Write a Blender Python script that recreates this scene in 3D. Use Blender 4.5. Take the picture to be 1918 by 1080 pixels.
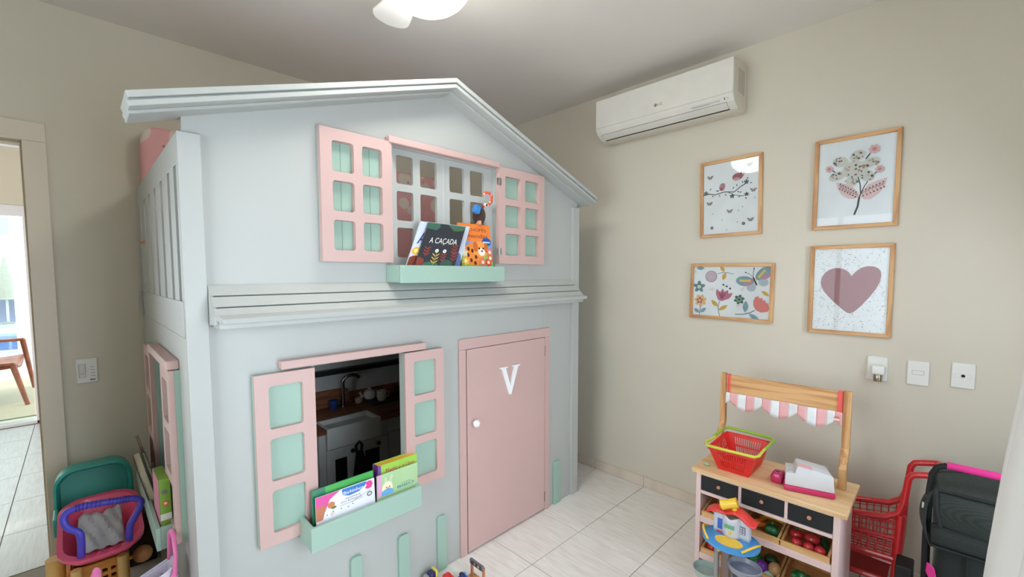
import bpy, bmesh, math, random
from mathutils import Vector, Matrix

for o in list(bpy.data.objects):
    bpy.data.objects.remove(o, do_unlink=True)
scene = bpy.context.scene
COL = scene.collection
rnd = random.Random(7)
PI = math.pi

# ------------------------------------------------------------------ camera
def make_camera():
    yaw, pitch, roll, f = .7832, -.0645, -.0019, 814.4
    cy, sy, cp, sp = math.cos(yaw), math.sin(yaw), math.cos(pitch), math.sin(pitch)
    fwd = Vector((sy*cp, cy*cp, sp))
    right = Vector((cy, -sy, 0))
    up = right.cross(fwd)
    c, s = math.cos(roll), math.sin(roll)
    r = right*c + up*s
    u = -right*s + up*c
    cam = bpy.data.cameras.new('camera')
    cam.sensor_width = 36
    cam.lens = f/1918*36
    cam.shift_y = 25.35/1918
    cam.clip_start = .02
    cam.clip_end = 200
    o = bpy.data.objects.new('camera', cam)
    COL.objects.link(o)
    b = -fwd
    o.matrix_world = Matrix(((r.x, u.x, b.x, 0), (r.y, u.y, b.y, 0), (r.z, u.z, b.z, 1.48), (0, 0, 0, 1)))
    scene.camera = o
make_camera()

# ------------------------------------------------------------------ light
scene.view_settings.view_transform = 'Standard'
scene.view_settings.look = 'None'
scene.view_settings.gamma = 1
scene.view_settings.use_curve_mapping = False
scene.view_settings.exposure = 0.0
WORLD_STRENGTH = 4.4
SUN = 0.8
DOOR_W = 54
LEFT_W = 20
TILT1 = 26
LAMP_STRENGTH = 24
w = bpy.data.worlds.new('sky')
scene.world = w
w.use_nodes = True
bg = w.node_tree.nodes['Background']
bg.inputs[0].default_value = (.80, .90, 1.0, 1)
bg.inputs[1].default_value = WORLD_STRENGTH

def sun():
    l = bpy.data.lights.new('sun', 'SUN')
    l.energy = SUN
    l.color = (1, .96, .9)
    l.angle = math.radians(2)
    o = bpy.data.objects.new('sun', l)
    COL.objects.link(o)
    d = Vector((.35, .25, -1)).normalized()      # high sun, from behind the house
    o.rotation_euler = d.to_track_quat('-Z', 'Y').to_euler()
    o.location = (0, 10, 8)
sun()

def area_light(name, size, loc, rot, watts, col):
    l = bpy.data.lights.new(name, 'AREA')
    l.shape = 'RECTANGLE'
    l.size, l.size_y = size
    l.energy = watts
    l.color = col
    o = bpy.data.objects.new(name, l)
    COL.objects.link(o)
    o.location = loc
    o.rotation_euler = rot
# sky light falling in through the glazed garden door behind the camera; the left lamp is added fill outside an added, unseen window
area_light('garden_door_daylight', (1.85, 2.0), (1.30, -.62, 1.05), (math.radians(90-TILT1), 0, 0), DOOR_W, (.76, .85, 1.0))
area_light('left_fill_light', (1.25, 1.55), (-1.16, .95, 1.40), (PI/2, 0, -PI/2), LEFT_W, (.93, .96, 1.0))

# ------------------------------------------------------------------ materials
def lin(c):
    out = []
    for v in c[:3]:
        v = v/255
        out.append(v/12.92 if v <= .04045 else ((v+.055)/1.055)**2.4)
    return (*out, 1)

MATS = {}
def M(rgb, rough=.55, kind='plain', **k):
    key = (tuple(rgb), rough, kind, tuple(sorted(k.items())))
    if key in MATS: return MATS[key]
    m = bpy.data.materials.new('%s_%d_%d_%d' % (kind, *rgb))
    m.use_nodes = True
    nt = m.node_tree
    bs = nt.nodes['Principled BSDF']
    bs.inputs['Roughness'].default_value = rough
    N = nt.nodes.new
    L = nt.links.new
    tc = N('ShaderNodeTexCoord')
    base = lin(rgb)
    def ramp2(fac, a, b, p0=.3, p1=.7):
        r = N('ShaderNodeValToRGB')
        r.color_ramp.elements[0].position = p0
        r.color_ramp.elements[1].position = p1
        r.color_ramp.elements[0].color = a
        r.color_ramp.elements[1].color = b
        L(fac, r.inputs[0])
        return r.outputs[0]
    def sc(c, s): return (*[min(1, v*s) for v in c[:3]], 1)
    def noise(scale, detail=2, vec=None, stretch=None):
        n = N('ShaderNodeTexNoise')
        n.inputs['Scale'].default_value = scale
        n.inputs['Detail'].default_value = detail
        v = vec or tc.outputs['Object']
        if stretch:
            mp = N('ShaderNodeMapping')
            mp.inputs['Scale'].default_value = stretch
            L(v, mp.inputs[0]); v = mp.outputs[0]
        L(v, n.inputs['Vector'])
        return n.outputs[0]
    def bump(h, strength, dist=.002):
        b = N('ShaderNodeBump')
        b.inputs['Strength'].default_value = strength
        b.inputs['Distance'].default_value = dist
        L(h, b.inputs['Height']); L(b.outputs[0], bs.inputs['Normal'])
    if kind == 'plain':
        v = k.get('var', .03)
        L(ramp2(noise(9), sc(base, 1-v), sc(base, 1+v)), bs.inputs['Base Color'])
    elif kind == 'wall':
        L(ramp2(noise(1.6, 4), sc(base, .97), sc(base, 1.02)), bs.inputs['Base Color'])
        bump(noise(160, 3), .12, .002)
    elif kind == 'paint':
        L(ramp2(noise(3, 3), sc(base, .985), sc(base, 1.01)), bs.inputs['Base Color'])
        bump(noise(90, 2), .05, .001)
    elif kind == 'wood':
        dark = lin(k.get('dark', [int(c*.72) for c in rgb]))
        st = k.get('stretch', (14, 1.2, 14))
        n = noise(2.2, 4, None, st)
        L(ramp2(n, dark, base, .36, .58), bs.inputs['Base Color'])
        bump(n, .08, .001)
    elif kind == 'tile':
        oi = N('ShaderNodeObjectInfo')
        add = N('ShaderNodeVectorMath'); add.operation = 'ADD'
        mul = N('ShaderNodeVectorMath'); mul.operation = 'SCALE'
        comb = N('ShaderNodeCombineXYZ')
        L(oi.outputs['Random'], comb.inputs[0]); L(oi.outputs['Random'], comb.inputs[1])
        L(comb.outputs[0], mul.inputs[0]); mul.inputs['Scale'].default_value = 40
        L(tc.outputs['Object'], add.inputs[0]); L(mul.outputs[0], add.inputs[1])
        n = noise(3.0, 6, add.outputs[0], (24, 2.2, 1))
        dark = lin(k.get('dark', [int(c*.86) for c in rgb]))
        L(ramp2(n, dark, base, .3, .6), bs.inputs['Base Color'])
    elif kind == 'metal':
        bs.inputs['Metallic'].default_value = 1
        L(ramp2(noise(20), sc(base, .95), sc(base, 1.03)), bs.inputs['Base Color'])
    elif kind == 'spots':      # printed fabric: blobs of other colours
        vo = N('ShaderNodeTexVoronoi')
        vo.inputs['Scale'].default_value = k.get('scale', 12)
        L(tc.outputs['Object'], vo.inputs['Vector'])
        col = ramp2(vo.outputs['Distance'], lin(k['spot']), base, k.get('p', .22), k.get('p', .22)+.05)
        L(col, bs.inputs['Base Color'])
        if 'spot2' in k:
            vo2 = N('ShaderNodeTexVoronoi')
            vo2.inputs['Scale'].default_value = k.get('scale2', 25)
            L(tc.outputs['Object'], vo2.inputs['Vector'])
            mx = N('ShaderNodeMix'); mx.data_type = 'RGBA'
            r = ramp2(vo2.outputs['Distance'], (1, 1, 1, 1), (0, 0, 0, 1), k.get('p2', .18), k.get('p2', .18)+.04)
            L(r, mx.inputs[0]); L(col, mx.inputs[6])
            mx.inputs[7].default_value = lin(k['spot2'])
            L(mx.outputs[2], bs.inputs['Base Color'])
    elif kind == 'fabric':
        L(ramp2(noise(14, 4), sc(base, .93), sc(base, 1.04)), bs.inputs['Base Color'])
        bump(noise(300, 2), .2, .001)
        bs.inputs['Sheen Weight'].default_value = .2
    elif kind == 'mesh':       # woven net fabric, tiny holes shown by tone
        vo = N('ShaderNodeTexVoronoi')
        vo.inputs['Scale'].default_value = k.get('scale', 220)
        vo.inputs['Randomness'].default_value = .15
        L(tc.outputs['Object'], vo.inputs['Vector'])
        L(ramp2(vo.outputs['Distance'], lin(k['hole']), base, .25, .5), bs.inputs['Base Color'])
        bump(vo.outputs['Distance'], .6, .002)
    elif kind == 'gloss':
        bs.inputs['Coat Weight'].default_value = .3
        L(ramp2(noise(6), sc(base, .96), sc(base, 1.03)), bs.inputs['Base Color'])
    elif kind == 'water':
        L(ramp2(noise(3, 2), sc(base, .8), sc(base, 1.3)), bs.inputs['Base Color'])
        bump(noise(2.5, 3), .3, .03)
    elif kind == 'lamp':
        bs.inputs['Base Color'].default_value = base
        bs.inputs['Emission Color'].default_value = lin(rgb)
        bs.inputs['Emission Strength'].default_value = k['e']
    elif kind == 'glass':
        out = nt.nodes['Material Output']
        tr = N('ShaderNodeBsdfTransparent'); gl = N('ShaderNodeBsdfGlossy')
        gl.inputs['Roughness'].default_value = .02
        tr.inputs[0].default_value = base
        fr = N('ShaderNodeFresnel'); fr.inputs[0].default_value = k.get('ior', 1.45)
        mx = N('ShaderNodeMixShader')
        L(fr.outputs[0], mx.inputs[0]); L(tr.outputs[0], mx.inputs[1]); L(gl.outputs[0], mx.inputs[2])
        L(mx.outputs[0], out.inputs[0])
    elif kind == 'cloth':      # light curtain: lets some light through
        out = nt.nodes['Material Output']
        tl = N('ShaderNodeBsdfTranslucent'); tl.inputs[0].default_value = base
        df = N('ShaderNodeBsdfDiffuse'); df.inputs[0].default_value = base
        mx = N('ShaderNodeMixShader'); mx.inputs[0].default_value = k.get('t', .35)
        L(df.outputs[0], mx.inputs[1]); L(tl.outputs[0], mx.inputs[2]); L(mx.outputs[0], out.inputs[0])
        b = N('ShaderNodeBump'); b.inputs['Strength'].default_value = .1; b.inputs['Distance'].default_value = .001
        L(noise(350, 2), b.inputs['Height']); L(b.outputs[0], df.inputs['Normal'])
    MATS[key] = m
    return m

# ------------------------------------------------------------------ mesh helpers
def wloc(o):
    v = Vector((0, 0, 0))
    while o is not None:
        v += o.location
        o = o.parent
    return v

class MB:
    """collects shapes, in world coordinates, for ONE mesh object"""
    def __init__(s): s.v = []; s.f = []; s.mi = []; s.cur = 0
    def m(s, i): s.cur = i; return s
    def add(s, vs, fs):
        n = len(s.v)
        s.v += [Vector(p) for p in vs]
        for f in fs: s.f.append([i+n for i in f]); s.mi.append(s.cur)
        return s
    def box(s, x0, x1, y0, y1, z0, z1, rot=None, piv=None):
        vs = [Vector((x, y, z)) for x in (x0, x1) for y in (y0, y1) for z in (z0, z1)]
        if rot is not None:
            p = Vector(piv) if piv else Vector(((x0+x1)/2, (y0+y1)/2, (z0+z1)/2))
            vs = [rot @ (v-p) + p for v in vs]
        return s.add(vs, [(0,1,3,2),(4,6,7,5),(0,4,5,1),(2,3,7,6),(0,2,6,4),(1,5,7,3)])
    def prism(s, pts, ext):
        e = Vector(ext); n = len(pts); p = [Vector(q) for q in pts]
        fs = [tuple(range(n)), tuple(range(2*n-1, n-1, -1))]
        fs += [(i, n+i, n+(i+1) % n, (i+1) % n) for i in range(n)]
        return s.add(p+[q+e for q in p], fs)
    def tube(s, pts, r, n=10, closed=False, caps=True):
        P = [Vector(p) for p in pts]; m = len(P)
        R = r if isinstance(r, (list, tuple)) else [r]*m
        vs = []; prev = None
        for i in range(m):
            a = P[i-1] if (i > 0 or closed) else P[i]
            b = P[(i+1) % m] if (i < m-1 or closed) else P[i]
            t = (b-a).normalized()
            if prev is None:
                h = Vector((0, 0, 1)) if abs(t.z) < .9 else Vector((1, 0, 0))
                u = t.cross(h).normalized()
            else:
                u = (prev - t*prev.dot(t)).normalized()
            prev = u; q = t.cross(u)
            for k in range(n):
                an = 2*PI*k/n
                vs.append(P[i] + (u*math.cos(an)+q*math.sin(an))*R[i])
        fs = []
        for i in range(m if closed else m-1):
            j = (i+1) % m
            for k in range(n):
                fs.append((i*n+k, i*n+(k+1) % n, j*n+(k+1) % n, j*n+k))
        if caps and not closed:
            fs.append(tuple(range(n-1, -1, -1))); fs.append(tuple(range((m-1)*n, m*n)))
        return s.add(vs, fs)
    def lathe(s, prof, c, n=24, ax=None, caps=True, sx=1, sy=1):
        """prof: list of (radius, height) along axis"""
        c = Vector(c)
        q = Vector((0, 0, 1)).rotation_difference(Vector(ax).normalized()) if ax else None
        vs = []
        for r, h in prof:
            for k in range(n):
                a = 2*PI*k/n
                v = Vector((r*math.cos(a)*sx, r*math.sin(a)*sy, h))
                if q: v = q @ v
                vs.append(c+v)
        fs = []; m = len(prof)
        for i in range(m-1):
            for k in range(n):
                fs.append((i*n+k, i*n+(k+1) % n, (i+1)*n+(k+1) % n, (i+1)*n+k))
        if caps:
            fs.append(tuple(range(n-1, -1, -1))); fs.append(tuple(range((m-1)*n, m*n)))
        return s.add(vs, fs)
    def ball(s, c, r, n=14, sc=(1, 1, 1), ax=None):
        m = max(6, n//2+1)
        prof = [(max(1e-4, math.sin(PI*i/m))*r, -math.cos(PI*i/m)*r) for i in range(m+1)]
        st = len(s.v)
        s.lathe(prof, c, n, ax)
        c = Vector(c)
        for i in range(st, len(s.v)):
            d = s.v[i]-c
            s.v[i] = c+Vector((d.x*sc[0], d.y*sc[1], d.z*sc[2]))
        return s
    def loops(s, rings, capa=True, capb=True):
        """rings: lists of equally many points, skinned one to the next"""
        n = len(rings[0]); vs = [p for r in rings for p in r]; fs = []
        for i in range(len(rings)-1):
            for k in range(n):
                fs.append((i*n+k, i*n+(k+1) % n, (i+1)*n+(k+1) % n, (i+1)*n+k))
        if capa: fs.append(tuple(range(n-1, -1, -1)))
        if capb: fs.append(tuple(range((len(rings)-1)*n, len(rings)*n)))
        return s.add(vs, fs)
    def grid(s, fn, nu, nv, thick=0):
        vs = [Vector(fn(i/nu, j/nv)) for j in range(nv+1) for i in range(nu+1)]
        fs = [(j*(nu+1)+i, j*(nu+1)+i+1, (j+1)*(nu+1)+i+1, (j+1)*(nu+1)+i) for j in range(nv) for i in range(nu)]
        return s.add(vs, fs)
    def mesh(s, me, mat4=None):
        vs = [(mat4 @ v.co) if mat4 else v.co.copy() for v in me.vertices]
        return s.add(vs, [tuple(p.vertices) for p in me.polygons])
    def build(s, name, mats, parent=None, bevel=0, smooth=False, seg=2, solid=0):
        off = wloc(parent)
        me = bpy.data.meshes.new(name)
        me.from_pydata([tuple(v-off) for v in s.v], [], s.f)
        if not isinstance(mats, (list, tuple)): mats = [mats]
        for mt in mats: me.materials.append(mt)
        me.polygons.foreach_set('material_index', s.mi)
        bm = bmesh.new(); bm.from_mesh(me)
        bmesh.ops.remove_doubles(bm, verts=bm.verts, dist=1e-6)
        bmesh.ops.recalc_face_normals(bm, faces=bm.faces)
        if bevel:
            es = [e for e in bm.edges if len(e.link_faces) == 2 and e.calc_face_angle(0) > .5]
            bmesh.ops.bevel(bm, geom=es, offset=bevel, segments=seg, affect='EDGES', profile=.5, clamp_overlap=True)
        bm.to_mesh(me); bm.free()
        o = bpy.data.objects.new(name, me)
        COL.objects.link(o)
        if parent: o.parent = parent
        if smooth:
            for p in me.polygons: p.use_smooth = True
            md = None
            try:
                me.set_sharp_from_angle(angle=math.radians(40))
            except Exception: pass
        if solid:
            md = o.modifiers.new('thickness', 'SOLIDIFY'); md.thickness = solid; md.offset = 0
        return o

def tag(o, label=None, cat=None, group=None, kind=None):
    if label: o['label'] = label
    if cat: o['category'] = cat
    if group: o['group'] = group
    if kind: o['kind'] = kind
    return o
def thing(name, label, cat, loc=(0, 0, 0), group=None):
    o = bpy.data.objects.new(name, None)
    o.empty_display_size = .05
    COL.objects.link(o); o.location = loc
    return tag(o, label, cat, group)
def struct(o): o['kind'] = 'structure'; return o
def copy_thing(src, loc, rotz=0, label=None, mats=None):
    r = src.copy(); COL.objects.link(r); r.location = loc; r.rotation_euler = (0, 0, rotz)
    if label: r['label'] = label
    for ch in src.children:
        c = ch.copy(); COL.objects.link(c); c.parent = r
        for g in ch.children:
            d = g.copy(); COL.objects.link(d); d.parent = c
    return r

def rrect(x0, x1, y0, y1, r, n=4):
    pts = []
    for cx, cy, a0 in ((x1-r, y1-r, 0), (x0+r, y1-r, PI/2), (x0+r, y0+r, PI), (x1-r, y0+r, 1.5*PI)):
        for i in range(n+1):
            a = a0+PI/2*i/n
            pts.append((cx+r*math.cos(a), cy+r*math.sin(a)))
    return pts
def curve_mesh(cu):
    ob = bpy.data.objects.new('tmp', cu); COL.objects.link(ob)
    dg = bpy.context.evaluated_depsgraph_get(); dg.update()
    me = bpy.data.meshes.new_from_object(ob.evaluated_get(dg))
    bpy.data.objects.remove(ob, do_unlink=True); bpy.data.curves.remove(cu)
    return me
def plate(mb, outlines, O, U, V, thick, N=None):
    """flat plate with holes: outlines[0] outer, rest holes, in (u,v) metres; extends from O along N by thick"""
    cu = bpy.data.curves.new('tmp', 'CURVE'); cu.dimensions = '2D'; cu.fill_mode = 'BOTH'
    cu.extrude = thick/2
    for ol in outlines:
        sp = cu.splines.new('POLY'); sp.points.add(len(ol)-1)
        for i, p in enumerate(ol): sp.points[i].co = (p[0], p[1], 0, 1)
        sp.use_cyclic_u = True
    me = curve_mesh(cu)
    U = Vector(U); V = Vector(V); O = Vector(O); N = Vector(N) if N else U.cross(V)
    mb.add([O+U*v.co.x+V*v.co.y+N*(v.co.z+thick/2) for v in me.vertices], [tuple(p.vertices) for p in me.polygons])
    bpy.data.meshes.remove(me)
    return mb
def text_mesh(body):
    cu = bpy.data.curves.new('tmp', 'FONT'); cu.body = body; cu.size = 1
    return curve_mesh(cu)

class Art:
    """flat print on a surface: polygons given in (u,v), 0..1 across U and V"""
    def __init__(s, O, U, V, lift=.0006):
        s.O = Vector(O); s.U = Vector(U); s.V = Vector(V)
        s.N = s.U.cross(s.V).normalized(); s.lift = lift
        s.cols = []; s.mb = MB(); s.k = 0; s.asp = s.V.length/s.U.length
    def ci(s, c):
        if c not in s.cols: s.cols.append(c)
        return s.cols.index(c)
    def P(s, u, v): return s.O+s.U*u+s.V*v+s.N*(s.lift+s.k*.00003)
    def poly(s, pts, c, clip=True):
        s.k += 1
        if clip: pts = [(min(1, max(0, a)), min(1, max(0, b))) for a, b in pts]
        s.mb.m(s.ci(c)).add([s.P(*p) for p in pts], [tuple(range(len(pts)))])
    def ell(s, u, v, a, b, c, rot=0, n=16):
        """a,b radii in units of U"""
        pts = []
        for i in range(n):
            t = 2*PI*i/n
            x, y = a*math.cos(t), b*math.sin(t)
            X, Y = x*math.cos(rot)-y*math.sin(rot), x*math.sin(rot)+y*math.cos(rot)
            pts.append((u+X, v+Y/s.asp))
        s.poly(pts, c)
    def leaf(s, u, v, l, wd, rot, c):
        pts = []
        for i in range(7): t = i/6; pts.append((t*l, math.sin(PI*t)*wd/2))
        for i in range(1, 6): t = 1-i/6; pts.append((t*l, -math.sin(PI*t)*wd/2))
        q = [(u+x*math.cos(rot)-y*math.sin(rot), v+(x*math.sin(rot)+y*math.cos(rot))/s.asp) for x, y in pts]
        s.poly(q, c)
    def line(s, pts, wd, c):
        """wd in units of U"""
        for (a, b), (d, e) in zip(pts, pts[1:]):
            dx, dy = d-a, (e-b)*s.asp
            l = math.hypot(dx, dy) or 1
            nx, ny = -dy/l*wd/2, dx/l*wd/2/s.asp
            s.poly([(a+nx, b+ny), (d+nx, e+ny), (d-nx, e-ny), (a-nx, b-ny)], c)
    def flower(s, u, v, r, c, n=6, core=None, rc=.4):
        for i in range(n):
            a = 2*PI*i/n+.3
            s.ell(u+math.cos(a)*r*.6, v+math.sin(a)*r*.6/s.asp, r*.42, r*.3, c, a, 10)
        if core: s.ell(u, v, r*rc, r*rc, core)
    def text(s, body, u0, u1, v0, v1, c):
        me = text_mesh(body)
        xs = [v.co.x for v in me.vertices]; ys = [v.co.y for v in me.vertices]
        x0, x1, y0, y1 = min(xs), max(xs), min(ys), max(ys)
        s.k += 1
        s.mb.m(s.ci(c)).add([s.P(u0+(v.co.x-x0)/(x1-x0)*(u1-u0), v0+(v.co.y-y0)/(y1-y0)*(v1-v0)) for v in me.vertices],
                            [tuple(p.vertices) for p in me.polygons])
        bpy.data.meshes.remove(me)
    def build(s, parent, name='print', rough=.6):
        return s.mb.build(name, [M(c, rough, var=.01) for c in s.cols], parent)

def unwarp(TL, TR, BL, BR):
    """maps a point measured on a slanted photo of a flat picture to (u,v) on that picture"""
    import numpy as np
    A = []; b = []
    for (x, y), (u, v) in zip((TL, TR, BL, BR), ((0, 1), (1, 1), (0, 0), (1, 0))):
        A.append([x, y, 1, 0, 0, 0, -u*x, -u*y]); b.append(u)
        A.append([0, 0, 0, x, y, 1, -v*x, -v*y]); b.append(v)
    h = np.linalg.solve(np.array(A, float), np.array(b, float))
    def f(x, y):
        d = h[6]*x+h[7]*y+1
        return ((h[0]*x+h[1]*y+h[2])/d, (h[3]*x+h[4]*y+h[5])/d)
    return f

# ------------------------------------------------------------------ palette
WALL = M((214, 207, 190), .9, 'wall')
CEIL = M((234, 228, 220), .9, 'wall')
WHITE = M((182, 184, 180), .45, 'paint')
TRIMW = M((224, 212, 194), .4, 'paint')
PINK = M((203, 170, 164), .45, 'paint')
MINT = M((159, 187, 172), .45, 'paint')
PLAST = M((232, 231, 224), .35)
DARK = M((28, 28, 30), .5)
OAK = M((222, 170, 112), .5, 'wood', dark=(186, 124, 70), stretch=(3, 3, 14))
PINE_Y = M((240, 206, 158), .5, 'wood', dark=(224, 180, 124), stretch=(10, 1.2, 22))
PINE_Z = M((222, 176, 120), .5, 'wood', dark=(176, 118, 66), stretch=(16, 16, 1.5))

# ================================================================== ROOM
XR, YB, ZC = 2.732, 3.05, 2.752      # right wall, back wall, ceiling
XL, YF = -1.0, -.45                  # left wall, window wall
DX0, DX1, DZ = -.90, -.157, 2.10     # doorway in the back wall

def room():
    b = MB(); b.box(XL-.12, 6, -.6, 3.2, -.10, -.004).box(-4, 1.0, 3.2, 6.50, -.10, -.004)
    fl = struct(b.build('floor', M((150, 142, 132), .8)))
    # porcelain tiles, wood-grain streaks running towards the back wall
    tm = M((243, 239, 233), .35, 'tile', dark=(231, 223, 214))
    P, Q = .399, .398
    gx0, gy0 = 1.9736-8*P, 1.439-5*Q
    cache = {}
    g = .0017
    for i in range(11):
        for j in range(10):
            x0, x1 = max(XL, gx0+i*P+g), min(XR-.011, gx0+(i+1)*P-g)
            y0, y1 = max(YF, gy0+j*Q+g), min(YB-.011, gy0+(j+1)*Q-g)
            if x1-x0 < .02 or y1-y0 < .02: continue
            key = (round(x1-x0, 4), round(y1-y0, 4))
            if key not in cache:
                o = MB().box(x0, x1, y0, y1, -.004, 0).build('tile', tm, None, .0008, seg=1)
                cx, cy = (x0+x1)/2, (y0+y1)/2
                o.data.transform(Matrix.Translation((-cx, -cy, 0)))
                cache[key] = o.data
            else:
                o = bpy.data.objects.new('tile', cache[key]); COL.objects.link(o)
            o.location = ((x0+x1)/2, (y0+y1)/2, 0)
            o.parent = fl
    tm2 = M((214, 210, 206), .4, 'tile', dark=(200, 195, 190))
    me2 = None
    for i in range(5):
        for j in range(6):
            x0, y0 = -1.93+i*.52, 3.2+j*.525
            if me2 is None:
                o = MB().box(0, .515, 0, .52, -.004, 0).build('tile', tm2, None, .0008, seg=1); me2 = o.data
            else:
                o = bpy.data.objects.new('tile', me2); COL.objects.link(o)
            o.location = (x0, y0, 0); o.parent = fl
    b = MB(); b.box(XL-.12, XR+.12, YF-.12, YB+.15, ZC, ZC+.1)
    struct(b.build('ceiling', CEIL))
    b = MB(); b.box(XR, XR+.12, YF-.12, YB+.15, -.1, ZC)
    struct(b.build('wall_right', WALL))
    b = MB()
    b.box(DX1+.03, XR, YB, YB+.15, -.1, ZC).box(XL-.12, DX0-.03, YB, YB+.15, -.1, ZC).box(DX0-.03, DX1+.03, YB, YB+.15, DZ+.03, ZC)
    struct(b.build('wall_back', WALL))
    b = MB(); ly0, ly1, lz0, lz1 = .30, 1.60, .60, 2.20
    b.box(XL-.12, XL, YF-.12, ly0, -.1, ZC).box(XL-.12, XL, ly1, YB, -.1, ZC).box(XL-.12, XL, ly0, ly1, -.1, lz0).box(XL-.12, XL, ly0, ly1, lz1, ZC)
    struct(b.build('wall_left', WALL))
    b = MB(); t = .045
    b.box(XL-.09, XL-.03, ly0, ly1, lz0, lz0+t).box(XL-.09, XL-.03, ly0, ly1, lz1-t, lz1)
    for y in (ly0, (ly0+ly1)/2-t/2, ly1-t): b.box(XL-.088, XL-.032, y, y+t, lz0+t, lz1-t)
    win = struct(b.build('added_window', TRIMW))  # unseen window, added with its opening to light the right wall
    for a, c in ((ly0+t, (ly0+ly1)/2-t/2), ((ly0+ly1)/2+t/2, ly1-t)):
        MB().box(XL-.062, XL-.058, a, c, lz0+t, lz1-t).build('pane', M((250, 252, 252), .1, 'glass'), win)
    # window wall behind the camera
    wx0, wx1, wz0, wz1 = .32, 2.22, .04, 2.05
    b = MB()
    b.box(XL, wx0, YF-.12, YF, -.1, ZC).box(wx1, XR, YF-.12, YF, -.1, ZC)
    b.box(wx0, wx1, YF-.12, YF, -.1, wz0).box(wx0, wx1, YF-.12, YF, wz1, ZC)
    struct(b.build('wall_front', WALL))
    wf = MB(); t = .045
    wf.box(wx0, wx1, YF-.09, YF-.03, wz0, wz0+t).box(wx0, wx1, YF-.09, YF-.03, wz1-t, wz1)
    for x in (wx0, (wx0+wx1)/2-t/2, wx1-t): wf.box(x, x+t, YF-.088, YF-.032, wz0+t, wz1-t)
    win = struct(wf.build('window_1', TRIMW))
    for a, c in ((wx0+t, (wx0+wx1)/2-t/2), ((wx0+wx1)/2+t/2, wx1-t)):
        MB().box(a, c, YF-.062, YF-.058, wz0+t, wz1-t).build('pane', M((250, 252, 252), .1, 'glass'), win)
    # skirting in the floor's tile
    sk = M((222, 208, 192), .4, 'tile', dark=(204, 188, 170))
    base = MB().box(XR-.003, XR, YF, YB, 0, .001).build('baseboard_right', sk); struct(base)
    for k in range(9):
        y0, y1 = max(YF, gy0+k*Q), min(YB-.012, gy0+(k+1)*Q)
        if y1-y0 > .02: MB().box(XR-.011, XR, y0+.001, y1-.001, 0, .07).build('skirting_tile', sk, base, .001, seg=1)
    base = MB().box(DX1+.08, XR-.012, YB-.003, YB, 0, .001).build('baseboard_back', sk); struct(base)
    for k in range(11):
        x0, x1 = max(DX1+.08, gx0+k*P), min(XR-.012, gx0+(k+1)*P)
        if x1-x0 > .02: MB().box(x0+.001, x1-.001, YB-.011, YB, 0, .07).build('skirting_tile', sk, base, .001, seg=1)
    # doorway casing and lining
    d1 = struct(MB().box(DX1, DX1+.078, YB-.018, YB-.0005, 0, DZ).build('door_1', TRIMW, None, .003))
    MB().box(DX0-.078, DX0, YB-.018, YB-.0005, 0, DZ).build('casing', TRIMW, d1, .003)
    MB().box(DX0-.078, DX1+.078, YB-.018, YB-.0005, DZ+.0005, DZ+.088).build('casing', TRIMW, d1, .003)
    LM = M((206, 192, 168), .4, 'paint')
    MB().box(DX1+.001, DX1+.0295, YB, YB+.15, 0, DZ).build('door_lining', LM, d1)
    MB().box(DX0-.0295, DX0-.001, YB, YB+.15, 0, DZ).build('door_lining', LM, d1)
    MB().box(DX0-.0295, DX1+.0295, YB, YB+.15, DZ+.001, DZ+.0295).build('door_lining', LM, d1)
    MB().box(DX1-.009, DX1+.0005, YB+.03, YB+.06, 0, DZ-.010).build('door_stop', LM, d1)
    MB().box(DX0, DX1, YB+.03, YB+.06, DZ-.0095, DZ+.0005).build('door_stop', LM, d1)
room()

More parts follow.
